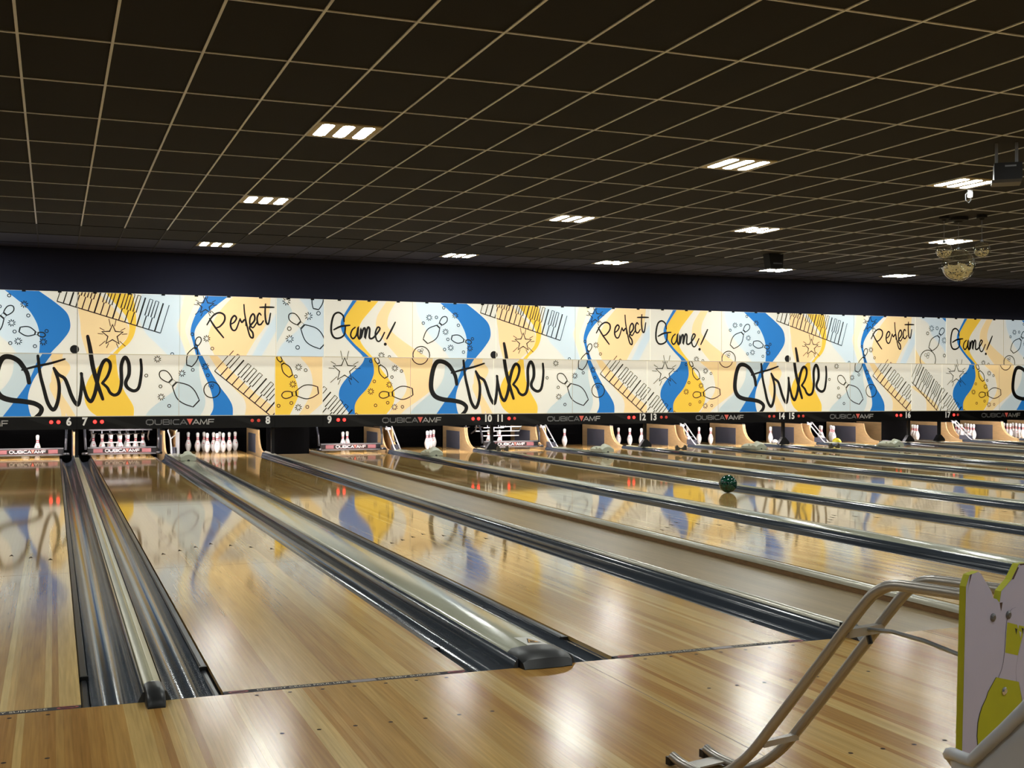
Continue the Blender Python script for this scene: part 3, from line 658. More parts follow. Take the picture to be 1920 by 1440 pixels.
# --- narrow fillers
def filler_art(which):
    A = {'u': [], 'l': []}
    if which == 8:
        o = -(BASE[7] + PAIR - BASE[9])
        def P(x, y, row): q = pt(2, x, y, row); return (q[0] + o, q[1])
        def WV(row, a, bb): return [[(x + o, y) for x, y in q] for q in wave(2, row, a, bb)]
        put('u', 'pale_wave', 'film_ice', 1, WV('u', [(250, 80), (330, 200), (250, 320), (120, 440), (60, 560)], [(470, 80), (470, 200), (470, 320), (470, 440), (470, 560)]), A)
        put('u', 'pale_wave', 'film_steel', 1, WV('u', [(60, 80), (60, 200), (60, 320), (60, 430)], [(120, 80), (200, 180), (150, 300), (80, 430)]), A)
        for x, y in ((155, 105), (328, 220), (180, 398)): lines('u', 'printed_burst', burst(*P(x, y, 'u'), .075), A)
        for x, y in ((405, 198), (177, 318), (242, 465)): lines('u', 'printed_bubble', ring(*P(x, y, 'u'), .034, .014, 12), A)
        lines('u', 'printed_bowling_pin', pin_outline(P(440, 452, 'u'), P(178, 205, 'u')), A); lines('u', 'printed_bowling_pin', pin_outline(P(385, 165, 'u'), P(430, -60, 'u')), A)
        put('l', 'peach_wave', 'film_peach', 1, WV('l', [(270, 550), (340, 640), (360, 760), (330, 860), (250, 995)], [(470, 550), (470, 640), (470, 760), (470, 860), (330, 995)]), A)
        put('l', 'yellow_wave', 'film_yellow', 2, WV('l', [(60, 550), (60, 660), (60, 760), (60, 850), (60, 995)], [(120, 550), (200, 660), (240, 760), (245, 850), (180, 995)]), A)
        for x, y in ((250, 620), (205, 753), (248, 935)): lines('l', 'printed_burst', burst(*P(x, y, 'l'), .065), A)
        for x, y in ((305, 643), (227, 692), (193, 900), (93, 922), (318, 931)): lines('l', 'printed_bubble', ring(*P(x, y, 'l'), .028, .013, 12), A)
        lines('l', 'printed_bowling_pin', pin_outline(P(188, 690, 'l'), P(85, 530, 'l'), .9), A); lines('l', 'printed_bowling_pin', pin_outline(P(402, 800, 'l'), P(118, 842, 'l')), A)
    else:
        def P(x, y, row): return pt(5, x, y, row)
        put('u', 'pale_wave', 'film_ice', 1, wave(5, 'u', [(740, 150), (860, 220), (900, 330), (1000, 450), (1060, 590)], [(960, 150), (1060, 250), (1060, 350), (1060, 450), (1061, 590)]), A)
        put('u', 'peach_wave', 'film_peach', 1, wave(5, 'u', [(740, 440), (740, 520), (740, 600)], [(745, 440), (800, 540), (860, 600)]), A)
        put('u', 'blue_wave', 'film_blue', 3, wave(5, 'u', [(960, 150), (1000, 185), (1030, 215)], [(1060, 150), (1060, 185), (1060, 215)]), A)
        for x, y in ((895, 268), (1010, 375)): lines('u', 'printed_burst', burst(*P(x, y, 'u'), .075), A)
        for x, y in ((860, 312), (945, 266), (1010, 512)): lines('u', 'printed_bubble', ring(*P(x, y, 'u'), .034, .014, 12), A)
        lines('u', 'printed_bowling_pin', pin_outline(P(885, 455, 'u'), P(1005, 268, 'u')), A); lines('u', 'printed_ball', ball_drawing(*P(862, 550, 'u'), .22), A)
        put('l', 'peach_wave', 'film_peach', 1, wave(5, 'l', [(740, 820), (840, 900), (850, 1020)], [(790, 820), (940, 950), (960, 1020)]), A)
        a, bb, u_ = P(735, 775, 'l'), P(955, 1010, 'l'), P(810, 600, 'l')
        lines('l', 'printed_keyboard', keyboard((a[0] - .1, a[1] + .1), (bb[0] + .25, bb[1] - .25), (u_[0] - a[0], u_[1] - a[1]), 14), A)
    return A
Z_B, Z_S, Z_T = 0.757, 1.826, 2.889
_panel_cache = {}
def panel(x, width, row, art, key, u0, label, base='film_cream'):
    """one printed panel: box root, with each printed motif as a thin child clipped to the panel"""
    z0, z1 = (Z_S, Z_T) if row == 'u' else (Z_B, Z_S + .02)
    Y = MASK_YU if row == 'u' else MASK_Y
    if key not in _panel_cache:
        t = MB(); t.box(.004, width - .004, 0, .03, z0, z1); root_me = t.mesh('mural_panel', base)
        ch = []
        for name, material, layer, polys in art[row]:
            q = MB()
            for P in polys:
                P = clip([(x_ - u0, y_) for x_, y_ in P], .006, width - .006, z0 + .004, z1 - .004)
                if P: q.add([(a_, -.0007 * layer - .0004, b_) for a_, b_ in P], [tuple(range(len(P)))])
            if q.v: ch.append((name, q.mesh(name, material)))
        if width > 2:
            q = MB(); q.box(width / 2 - .004, width / 2 + .004, -.0045, 0, z0 + .003, z1 - .003); ch.append(('panel_fold', q.mesh('panel_fold', 'seam_line')))
        q = MB(); q.box(.004, width - .004, -.012, .0, z0, z0 + .014) if row == 'u' else q.box(.004, width - .004, -.010, 0, z0, z0 + .012)
        ch.append(('bottom_rail', q.mesh('bottom_rail', 'seam_line')))
        if row == 'u':
            q = MB(); q.box(-.03, .03, -.01, .03, z1 - .022, z1 + .012); cl = q.mesh('clip', 'black_matte')
            n_ = 6 if width > 2 else 2
            ch += [('clip', cl, ((k + .5) * width / n_, 0, 0)) for k in range(n_)]
        _panel_cache[key] = (root_me, ch)
    root_me, ch = _panel_cache[key]
    o = obj('mural_panel', root_me, None, (x, Y, 0)); tag(o, label, 'masking panel', 'printed masking panels over the pin decks')
    for c_ in ch: obj(c_[0], c_[1], o, c_[2] if len(c_) > 2 else None)
    return o
for n_ in range(5, 21, 2):
    half = 'R' if n_ in (7, 11, 15, 19) else 'L'
    half = {5: 'L', 7: 'R', 9: 'L', 11: 'R', 13: 'L', 15: 'R', 17: 'L', 19: 'R'}[n_]
    u0 = 0 if half == 'L' else PAIR
    words = {'Lu': 'upper backlit panel reading Game! with bowling pins above lanes %s and %s', 'Ru': 'upper backlit panel reading Perfect with a piano keyboard above lanes %s and %s', 'Ll': 'lower backlit panel with the start of the word Strike above lanes %s and %s', 'Rl': 'lower backlit panel with the end of the word Strike above lanes %s and %s'}
    for row in 'ul': panel(BASE[n_], PAIR, row, ART, half + row, u0, words[half + row] % (NUM[n_], NUM[n_ + 1]))
for n_, x in ((8, BASE[7] + PAIR), (16, BASE[15] + PAIR)):
    A = filler_art(n_)
    for row in 'ul': panel(x, FILL, row, A, 'F%d%s' % (n_, row), 0, '%s narrow backlit filler panel between lanes %s and %s with %s' % ('upper' if row == 'u' else 'lower', NUM[n_], NUM[n_ + 1], {'8u': 'a pin on pale blue', '8l': 'pins on yellow', '16u': 'a pin and a ball', '16l': 'a piano keyboard'}[str(n_) + row]))

# ---------------------------------------------------------------- black fascia with numbers, lights and the maker's logo
def logo_letters():
    r = .22
    def rr(x0, x1, y0, y1): return [(x0 + r, y0), (x1 - r, y0), (x1, y0 + r), (x1, y1 - r), (x1 - r, y1), (x0 + r, y1), (x0, y1 - r), (x0, y0 + r)]
    Q = [(rr(.08, 1.32, .08, .92), True), ([(.72, .08), (.72, -.12)], False)]
    U = [([(.08, .95), (.08, .28), (.3, .08), (1.02, .08), (1.24, .28), (1.24, .95)], False)]
    B = [([(.08, .08), (.08, .92), (1.0, .92), (1.16, .78), (1.16, .62), (1.04, .5), (.08, .5)], False), ([(1.04, .5), (1.22, .36), (1.22, .2), (1.06, .08), (.08, .08)], False)]
    I = [([(.08, .02), (.08, .98)], False)]
    Cc = [([(1.2, .92), (.3, .92), (.08, .7), (.08, .3), (.3, .08), (1.2, .08)], False)]
    A = [([(.0, .0), (.62, .92), (1.26, .0)], False), ([(.35, .3), (.92, .3)], False)]
    M_ = [([(.08, .0), (.2, .92), (.72, .12), (1.24, .92), (1.36, .0)], False)]
    F = [([(.08, .0), (.08, .92), (1.1, .92)], False), ([(.08, .48), (1.0, .48)], False)]
    return {'Q': (Q, 1.55), 'U': (U, 1.48), 'B': (B, 1.42), 'I': (I, .36), 'C': (Cc, 1.36), 'A': (A, 1.32), 'M': (M_, 1.55), 'F': (F, 1.1)}
GL = logo_letters()
def logo_meshes(height, total):
    """QUBICA, triangle, AMF: three meshes in the XZ plane, from x = 0 to x = total"""
    def adv(wd): return sum(GL[c][1] for c in wd)
    s = total / (adv('QUBICA') + .95 + adv('AMF'))
    def wm(wd, x0, material):
        q = MB(); x = x0
        for c in wd:
            for L, cl in GL[c][0]:
                for P in ribbon([(a * s + x, b_ * height) for a, b_ in L], height * .17, cl): q.add([(a, 0, b_) for a, b_ in P], [tuple(range(len(P)))])
            x += GL[c][1] * s
        return q.mesh('lettering', material), x
    m1, x = wm('QUBICA', 0, 'logo_grey')
    q = MB(); q.add([(x - .12 * s, 0, height * 1.06), (x + 1.02 * s, 0, height * 1.06), (x + .45 * s, 0, -.04 * height)], [(0, 1, 2)]); m2 = q.mesh('logo_triangle', 'logo_red')
    m3, x = wm('AMF', x + .95 * s, 'logo_light')
    return m1, m2, m3
LOGO = logo_meshes(.098, 1.165); LOGO_S = logo_meshes(.055, .60)
LOGO_S[0].materials[0] = MATS['logo_light']
fm = MB(); fm.box(.003, PAIR - .003, 0, .04, .54, Z_B - .002); fas_me = fm.mesh('masking_fascia', 'fascia')
ff = MB(); ff.box(.003, FILL - .003, 0, .04, .54, Z_B - .002); fil_me = ff.mesh('masking_fascia', 'fascia')
mat('fascia_print', (30, 30, 31), 0.35); fp_mes = []
for s0, s1 in ((.30, .72), (2.55, 2.95)):
    fp = MB(); fp.add([(s0, -.0012, .74), (s0 + .25, -.0012, .74), (s1 + .35, -.0012, .56), (s1 + .1, -.0012, .56)], [(0, 1, 2, 3)]); fp_mes.append(fp.mesh('faint_stripe', 'fascia_print'))
led = MB(); led.lathe([(.031, 0), (.029, .008), (.018, .013)], 14); ldm = {}
for mm in ('led_on', 'led_dim'):
    l2 = MB(); l2.v = [(x, -z, y) for x, y, z in led.v]; l2.f = list(led.f); ldm[mm] = l2.mesh('signal_lamp', mm)
LEDS = {5: 11, 6: 11, 7: 11, 8: 0, 9: 11, 10: 11, 11: 10, 12: 11, 13: 0, 14: 0, 15: 0, 16: 11, 17: 10, 18: 11, 19: 11, 20: 0}
for n_ in range(5, 21, 2):
    o = obj('masking_fascia', fas_me, None, (BASE[n_], MASK_Y - .03, 0)); tag(o, 'black fascia board carrying lane numbers %s and %s' % (NUM[n_], NUM[n_ + 1]), 'fascia', 'black fascia boards')
    for fp_me in fp_mes: obj('faint_stripe', fp_me, o)
    for k, me in enumerate(LOGO): obj(['lettering', 'logo_triangle', 'lettering'][k], me, o, (1.13, -.003, .605))
    for q, ux in ((n_, .125), (n_ + 1, PAIR - .13)):
        obj('lane_number', text_mesh(str(q), .185, 'digit', .007, .90), o, (ux, -.003, .668))
        d = 1 if q == n_ else -1
        for k, dx in enumerate((.165, .28) if len(str(q)) == 1 else (.19, .305)):
            on = (LEDS[q] == 11) or (LEDS[q] == 10 and k == 0)
            obj('signal_lamp', ldm['led_on' if on else 'led_dim'], o, (ux + d * dx, 0, .668))
for n_, x in ((8, BASE[7] + PAIR), (16, BASE[15] + PAIR)):
    tag(obj('masking_fascia', fil_me, None, (x, MASK_Y - .03, 0)), 'short plain black fascia board between lanes %s and %s' % (NUM[n_], NUM[n_ + 1]), 'fascia', 'black fascia boards')

# posts under the panel joints
for nm, x in (('six and seven', BASE[7]), ('eight and the walkway', BASE[7] + PAIR - .02), ('ten and eleven', BASE[11]), ('twelve and thirteen', BASE[13]), ('fourteen and fifteen', BASE[15]), ('sixteen and the walkway', BASE[15] + PAIR), ('seventeen and the walkway', BASE[17]), ('eighteen and nineteen', BASE[19])):
    o = empty('masking_post', (x, MASK_Y + .10, 0), 'slim black masking post between lane %s' % nm, 'post', 'black masking posts')
    FZ = .065 if 'walk' in nm else .056
    t = MB(); t.box(-.028, .028, -.03, .03, FZ, .539); t.build('post', 'black_matte', o)
    if nm not in ('six and seven', 'eight and the walkway'):
        f = MB(); f.sweep_y([(-.13, FZ), (-.13, .075), (-.03, .21), (.03, .21), (.13, .11), (.13, FZ)], -.05, .05); f.build('post_foot', 'black_plastic', o)
    else:
        f = MB(); f.box(-.035, .035, -.04, .04, FZ, .08); f.build('post_foot', 'black_plastic', o)

# ---------------------------------------------------------------- kickback walls, pit backs, deck lights
kp = [(19.6, -.30), (19.6, .44), (18.17, .44), (18.155, .36), (18.12, .27), (18.05, .18), (17.95, .11), (17.82, .06), (17.66, .035), (17.60, .03), (17.60, -.30)]
for n_ in LANES:
    for right in (False, True):
        x = left(n_) + (W + GUT if right else -GUT)
        s = 1 if right else -1
        o = empty('kickback', (x, 0, 0), 'blond wooden kickback wall of lane %s on the %s' % (NUM[n_], division(n_, right)), 'side wall', 'kickback walls beside the pin decks')
        t = MB(); t.sweep_x(kp, min(.002 * s, .034 * s), max(.002 * s, .034 * s)); t.build('kick_board', 'kick_wood', o)
        t = MB(); t.box(min(-.006 * s, .002 * s), max(-.006 * s, .002 * s), 18.45, 19.33, -.02, .352); t.build('impact_plate', 'kick_plate', o)
        t = MB(); t.box(min(.0 * s, .036 * s), max(.0 * s, .036 * s), 18.18, 19.6, .44, .455); t.build('top_strip', 'black_plastic', o)
    pb = MB(); pb.box(-GUT - .02, W + GUT + .02, 19.72, 19.74, -.30, .75)
    for k in range(4): pb.box(-GUT - .02, W + GUT + .02, 19.705, 19.72, .06 + k * .15, .065 + k * .15)
    o = pb.build('pit_curtain', 'pit_black', None, None, (left(n_), 0, 0)); tag(o, 'black pit curtain behind the pins of lane %s' % NUM[n_], 'curtain', 'pit curtains')
    lm = empty('deck_light', (left(n_) + W / 2, 17.20, .60), 'strip light hidden behind the fascia above the deck of lane %s' % NUM[n_], 'lamp', 'pin deck strip lights')
    t = MB(); t.box(-.48, .48, -.05, .03, .0, .05); t.build('light_housing', 'black_matte', lm)
    mat('light_skirt', (226, 208, 208), 0.5)
    t = MB(); t.box(-.48, .48, -.058, -.05, -.055, .05); t.build('light_skirt', 'light_skirt', lm)  # skirt added to keep the glowing tube out of the lane reflections
    for x_ in (-.488, .48):
        t = MB(); t.box(x_, x_ + .008, -.058, .03, -.055, .05); t.build('light_end_shield', 'black_matte', lm)  # ends added to block slanting glimpses of the tube
    for x_ in (-.40, .40):
        t = MB(); t.box(x_ - .015, x_ + .015, -.6708, -.058, .02, .045); t.build('hanger_arm', 'black_matte', lm)
    t = MB(); t.tube([(-.45, 0.0, -.022), (.45, 0.0, -.022)], .018, 10); t.build('light_tube', 'tube_lamp', lm, 'a')

# ---------------------------------------------------------------- pins
inch = .0254
PP = [(1.00, 0), (1.10, .12), (1.414, .75), (1.80, 1.7), (1.953, 2.25), (2.26, 3.375), (2.383, 4.5), (2.34, 5.2), (2.22, 5.875), (1.93, 6.7), (1.828, 7.25), (1.50, 8.0), (1.235, 8.625), (.98, 9.375), (.898, 10), (.935, 10.875), (1.05, 11.75), (1.19, 12.6), (1.273, 13.5), (1.22, 14.1), (1.05, 14.5), (.75, 14.8), (.35, 14.96), (.05, 15.0)]
pin = MB(); pin.lathe([(r * inch, z * inch) for r, z in PP], 20); pin_me = pin.mesh('bowling_pin', 'pin_white', 'all')
def prad(z):
    for (r0, z0), (r1, z1) in zip(PP, PP[1:]):
        if z0 <= z <= z1: return r0 + (r1 - r0) * (z - z0) / (z1 - z0)
    return 1
def band(z0, z1):
    k = 5; q = MB(); q.lathe([((prad(z0 + (z1 - z0) * i / k) + .012) * inch, (z0 + (z1 - z0) * i / k) * inch) for i in range(k + 1)], 20); return q.mesh('neck_stripe', 'pin_red', 'all')
bands = [band(9.15, 9.75), band(10.35, 11.0)]
crown = MB()
for P in [[(-.011, .150), (.011, .150), (.015, .168), (.006, .160), (0, .172), (-.006, .160), (-.015, .168)]]: crown.add([(x, -math.sqrt(max(1e-6, ((prad(z / inch) + .02) * inch) ** 2 - x * x)), z) for x, z in P], [tuple(range(len(P)))])
crown_me = crown.mesh('crown_mark', 'pin_red')
SPOT = {1: (0, 0), 2: (-.1524, .264), 3: (.1524, .264), 4: (-.3048, .528), 5: (0, .528), 6: (.3048, .528), 7: (-.4572, .792), 8: (-.1524, .792), 9: (.1524, .792), 10: (.4572, .792)}
def put_pin(x, y, z, label, group, rot=(0, 0, 0)):
    o = obj('bowling_pin', pin_me, None, (x, y, z)); o.rotation_euler = rot; tag(o, label, 'bowling pin', group)
    for bnd in bands: obj('neck_stripe', bnd, o)
    obj('crown_mark', crown_me, o)
    return o
FULL = list(range(1, 11))
RACK = {6: [3], 7: FULL, 8: FULL, 9: [1, 3], 10: [1, 3, 6], 11: [1, 2], 12: [2], 13: [4, 2, 1], 14: [4, 2, 1], 15: [1], 16: [1, 2, 3, 4, 5, 6], 17: [1, 3, 6], 18: FULL, 19: FULL}
NW = {1: 'the lone standing pin', 2: 'of two standing', 3: 'of three standing', 6: 'of six standing', 10: 'of the full rack'}
for n_, L in RACK.items():
    for k in L:
        dx, dy = SPOT[k]
        rw = '' if len(L) == 1 else {1: ' standing foremost', 2: ' in the second row', 3: ' in the second row', 4: ' in the third row', 5: ' in the third row', 6: ' in the third row'}.get(k, ' in the back row')
        put_pin(left(n_) + W / 2 + dx, 18.29 + dy, 0, 'white red striped bowling pin%s, %s on lane %s' % (rw, NW[len(L)], NUM[n_]), 'pins standing on lane %s' % NUM[n_], (0, 0, random.uniform(-.6, .6)))
put_pin(left(6) + W / 2 - .02, 18.75, .0605, 'white bowling pin knocked over on the deck of lane six', 'fallen pins', (math.radians(-90), 0, .25))
put_pin(left(15) + .10, 17.42, .0605, 'white bowling pin lying on the deck of lane fifteen', 'fallen pins', (math.radians(-90), 0, -.35))

# ---------------------------------------------------------------- pin machines
def sweep(n_, y, z, bright=False):
    o = empty('sweep_bar', (left(n_) + W / 2, y, z), 'lowered sweep bar of lane %s in front of its pins' % NUM[n_], 'sweep bar', 'pin machine sweep bars')
    t = MB(); t.box(-.60, .60, -.01, .02, 0, .145); t.build('sweep_board', 'black_plastic', o)
    t = MB(); t.box(-.595, .595, -.022, -.008, .120, .140); t.box(-.595, .595, -.022, -.008, .004, .030); t.build('sweep_trim', 'steel', o)
    mat('sweep_label', (128, 84, 88), 0.35)
    t = MB(); t.box(-.50, .50, -.014, -.009, .040, .112); lb_ = t.build('sweep_label', 'sweep_label', o)
    t = MB(); t.box(-.34, .34, -.0165, -.0135, .046, .106); t.build('label_plate', 'fascia', lb_)
    for k, me in enumerate(LOGO_S): obj(['lettering', 'logo_triangle', 'lettering'][k], me, lb_, (-.30, -.019, .05))
    for s in (-1, 1):
        t = MB(); t.tube([(s * .63, .01, .10), (s * .64, .03, .30), (s * .65, .22, .56)], .022, 8); t.build('sweep_arm', 'rail_dark', o)
        t = MB(); t.lathe([(.055, -.02), (.06, .0), (.05, .02), (.03, .024)], 16, s * .64, -.06, .03); t.build('arm_pad', 'black_plastic', o)
    return o
for n_ in (6, 7, 9, 11): sweep(n_, 17.62, .035)
def spotter(n_, z, arms):
    o = empty('pin_spotter', (left(n_) + W / 2, 18.29, z), 'metal pin spotting table lowered over the pins of lane %s' % NUM[n_], 'pin machine', 'pin spotting tables')
    t = MB(); t.box(-.56, .56, -.12, .95, .16, .19); t.box(-.56, .56, -.14, -.12, .10, .19); t.build('table_frame', 'black_plastic', o)
    for k, (dx, dy) in SPOT.items():
        c = MB(); c.tube([(dx + .062 * math.cos(a), dy + .062 * math.sin(a), .02) for a in [math.pi * (1.15 - 1.3 * i / 10) + math.pi for i in range(11)]], .010, 6); cp = c.build('spotting_cup', 'chrome', o)
        c = MB(); c.tube([(dx, dy + .06, .02), (dx, dy + .07, .165)], .012, 6); c.build('cup_stem', 'steel', cp)
    for x0, x1, y, zz in arms:
        c = MB(); c.tube([(x0, y, zz), (x1, y, zz)], .012, 6); c.build('cross_arm', 'white_metal', o)
        c = MB(); c.tube([((x0 + x1) / 2, y, zz), ((x0 + x1) / 2, y, zz - .09)], .014, 6); c.build('arm_drop', 'white_metal', o)
    for s in (-1, 1):
        c = MB(); c.tube([(s * .53, -.05, .18), (s * .50, .1, -.02), (s * .53, .3, -.10)], .014, 6); c.build('side_link', 'steel', o)
    return o
spotter(7, .355, [(-.30, .02, .10, -.13), (.12, .42, .10, -.13)]); spotter(11, .40, [(-.40, .06, -.10, .03), (-.02, .46, -.10, .05), (-.5, .5, .12, -.05), (-.40, .4, -.10, -.14)])
# floor plates that face the pit on lane 10/11
for n_ in (9, 11, 13, 15, 17):
    xc = left(n_) + W + GUT + CAPW
    o = empty('ball_lift', (xc, 17.3, .02), 'pair of slanted chrome ball lift rails between lanes %s and %s' % (NUM[n_], NUM[n_ + 1]), 'ball lift', 'chrome ball lifts')
    for dx in (-.06, .05):
        t = MB(); t.tube([(dx, 0, .0), (dx, .12, .06), (dx - .005, .68, .46), (dx, .78, .49)], .013, 8); t.build('lift_rail', 'white_metal', o, 'a')
    t = MB(); t.tube([(-.06, .30, .185), (.05, .30, .185)], .010, 6); t.build('lift_crossbar', 'steel', o)
    t = MB(); t.box(-.02, .02, .1, .5, -.05, .12); t.build('lift_belt', 'kick_plate', o)
    t = MB(); t.lathe([(.05, -.02), (.06, 0), (.05, .03)], 12, -.04, .66, .42); t.build('lift_wheel', 'white_metal', o)
o = empty('ball_lift', (left(7) + W + GUT + CAPW, 17.3, .02), 'upright white forked ball lift frame between lanes seven and eight', 'ball lift', 'chrome ball lifts')
t = MB(); t.tube([(-.05, 0, 0), (-.06, .1, .30), (-.10, .16, .46)], .014, 8); t.build('lift_rail', 'white_metal', o, 'a')
t = MB(); t.tube([(-.06, .1, .30), (.05, .16, .38), (.06, .2, .46)], .012, 8); t.build('lift_fork', 'white_metal', o, 'a')
t = MB(); t.box(.03, .10, .1, .13, .02, .42); t.build('lift_plate', 'white_metal', o)
t = MB(); t.box(-.02, .05, .1, .3, -.05, .14); t.build('lift_belt', 'kick_plate', o)

# ball return hoods on the wide caps
def hood(xc, a, c):
    o = empty('return_hood', (xc, 14.9, .0615), 'pale green faceted hood on the ball return cap between lanes %s and %s' % (NUM[a], NUM[c]), 'return hood', 'ball return hoods')
    pr = [(-.125, 0), (-.125, .075), (-.10, .095), (-.055, .135), (0, .150), (.055, .135), (.10, .095), (.125, .075), (.125, 0)]
    n_ = len(pr); rings = [(0, 1.0, .72), (.05, 1.0, 1.0), (.16, .85, 1.12), (.20, .8, .85), (.30, 1.0, .72), (.52, 1.0, .66), (.56, .95, .2)]
    vs = [(x * sx, y, z * sz * .93) for y, sx, sz in rings for x, z in pr]
    fs = [(r * n_ + k, (r + 1) * n_ + k, (r + 1) * n_ + k + 1, r * n_ + k + 1) for r in range(len(rings) - 1) for k in range(n_ - 1)] + [tuple(range(n_)), tuple(range(len(rings) * n_ - 1, (len(rings) - 1) * n_ - 1, -1))]
    t = MB(); t.add(vs, fs); t.build('hood_shell', 'hood', o)
    t = MB(); t.add([(-.025, -.003, 0), (.025, -.003, 0), (.012, -.003, .018), (-.012, -.003, .018)], [(0, 1, 2, 3)]); t.build('hood_notch', 'black_matte', o)
    for s in (-1, 1):
        t = MB(); t.lathe([(.016, 0), (.018, .02), (.010, .032)], 8, s * .118, .26, .06); t.build('hood_knob', 'hood', o)
for a in range(5, 20, 2): hood(left(a) + W + GUT + CAPW, a, a + 1)
def bracket(x, y, a, c):
    o = empty('ball_guard', (x, y, .066), 'small dark taupe two pronged guard on the divider between lanes %s and %s' % (NUM[a], NUM[c]), 'guard', 'two pronged guards')
    pr = [(-.115, -.01), (-.115, .07), (-.085, .095), (-.06, .055), (-.02, .04), (.02, .04), (.06, .055), (.085, .095), (.115, .07), (.115, -.01), (.05, -.005), (.03, .018), (-.03, .018), (-.05, -.005)]
    t = MB(); t.sweep_y(pr, 0, .05); t.build('guard_body', 'bracket', o)
for a, y in ((10, 16.0), (12, 15.1), (14, 14.8), (18, 15.0)): bracket(BASE[a + 1], y, a, a + 1)

# ---------------------------------------------------------------- balls
def ball(loc, material, label, r=.1085):
    n_ = 24; prof = [(max(.0005, r * math.sin(math.pi * k / 16)), -r * math.cos(math.pi * k / 16)) for k in range(17)]
    t = MB(); t.lathe(prof, n_); o = t.build('bowling_ball', material, None, 'all', loc); tag(o, label, 'bowling ball')
    h = MB()
    for dx, dy in ((-.018, .0), (.018, .004), (.0, -.034)): h.lathe([(.011, 0), (.011, .0012)], 10, dx, dy, math.sqrt(r * r - dx * dx - dy * dy) - .0006)
    hh = h.build('finger_holes', 'pit_black', o); hh.rotation_euler = (-.9, .5, 0)
    return o
ball((6.922, 7.305, .1085), 'ball_green', 'dark green marbled bowling ball rolling down lane ten')
ball((left(16) - .122, 17.31, .034), 'ball_yellow', 'yellow bowling ball at the gutter end of lane sixteen')
t = MB(); t.box(-.05, .05, -.04, .04, 0, .06); t.box(-.042, .042, -.034, .034, .06, .066); o = t.build('plastic_box', 'purple', None, None, (BASE[15] + PAIR + .10, 17.52, -.0075)); tag(o, 'small lilac plastic box on the walkway by lane seventeen', 'box')

# ---------------------------------------------------------------- hanging things
def globe(x, y, z, r, label):
    o = empty('glitter_globe', (x, y, z), label, 'globe lamp', 'hanging glitter globes')
    prof = [(max(.001, r * math.sin(math.pi * k / 24)), -r * math.cos(math.pi * k / 24)) for k in range(25)]
    t = MB(); t.lathe(prof, 32); t.build('clear_globe', 'clear_acrylic', o, 'all')
    # gold flakes lining the lower bowl
    q = MB(); rr = r * .90; rnd = random.Random(int(r * 1000))
    for k in range(int(420 if r > .15 else 200)):
        th = rnd.uniform(0, 2 * math.pi); cz = rnd.uniform(-1.0, -.03 + rnd.uniform(-.1, .1)); sz = math.sqrt(max(0, 1 - cz * cz))
        nrm = Vector((sz * math.cos(th), sz * math.sin(th), cz)); c0 = nrm * rr * rnd.uniform(.93, 1)
        tt = (nrm + Vector((rnd.uniform(-.5, .5), rnd.uniform(-.5, .5), rnd.uniform(-.5, .5)))).normalized(); a_ = tt.orthogonal().normalized(); b_ = tt.cross(a_); e_ = r * rnd.uniform(.05, .10)
        q.add([c0 + a_ * e_, c0 + b_ * e_, c0 - a_ * e_, c0 - b_ * e_], [(0, 1, 2, 3)])
    tag(q.build('gold_flakes', 'gold', o), None, None, None, 'stuff')
    t = MB(); t.tube([(0, 0, r), (0, 0, CEIL - z - .05)], .004, 6); t.build('cord', 'steel', o)
    t = MB(); t.lathe([(.022, r - .004 - 0), (.022, r + .02), (.008, r + .035)], 12); t.build('globe_cap', 'steel', o)
    cw = .13 if r > .15 else .07
    t = MB(); t.lathe([(cw * .35, -.07), (cw * .5, -.05), (cw, -.04), (cw, -.004)], 18, 0, 0, CEIL - z); t.build('ceiling_rose', 'black_matte', o)
globe(11.02, 7.948, 2.976, .222, 'large clear hanging globe half filled with gold flakes')
globe(10.729, 7.903, 3.158, .110, 'small clear gold flake globe hanging near the ceiling lamp beside the large one')
globe(11.136, 7.631, 3.161, .109, 'small clear gold flake globe hanging clear of the large one')
o = empty('ceiling_projector', (7.92, 3.86, 3.335), 'dark boxy projector hung from two rods under the ceiling', 'projector'); o.rotation_euler[2] = -.72
t = MB(); t.box(-.145, .105, -.12, .12, -.075, .085); t.build('projector_body', 'proj', o)
t = MB(); t.box(-.165, .095, -.12, .12, -.105, -.076); t.build('projector_base', 'bracket', o)
t = MB(); t.box(-.05, .05, -.1215, -.119, .045, .06); t.build('front_vent', 'steel', o)
for x in (-.12, .06):
    t = MB(); t.box(x - .014, x + .014, -.014, .014, .085, CEIL - 3.335 - .004); t.build('hanger_rod', 'steel', o)
o = empty('ceiling_sensor', (9.50, 6.09, CEIL - .004), 'small white round nosed sensor with a cable loop on the ceiling', 'sensor')
t = MB(); t.lathe([(.018, -.10), (.032, -.09), (.034, -.04), (.028, -.002)], 14); t.build('sensor_body', 'white_metal', o)
t = MB(); t.tube([(-.03, 0, -.02), (-.07, 0, -.06), (-.065, 0, -.13), (-.02, 0, -.155), (.015, 0, -.12), (.01, 0, -.095)], .006, 6); t.build('cable_loop', 'steel', o)
o = empty('ceiling_speaker', (11.16, 12.63, CEIL - .15), 'dark box speaker bolted to the ceiling near the masking wall', 'speaker')
t = MB(); t.sweep_y([(-.15, .145), (.15, .145), (.14, -.09), (-.11, -.09)], -.09, .10); t.build('speaker_box', 'black_matte', o)
t = MB(); t.box(-.06, .12, -.095, -.091, -.03, -.01); t.build('speaker_trim', 'kick_plate', o)
t = MB(); t.box(-.11, .14, -.08, .09, -.105, -.092); t.build('speaker_base', 'grid_dark', o)

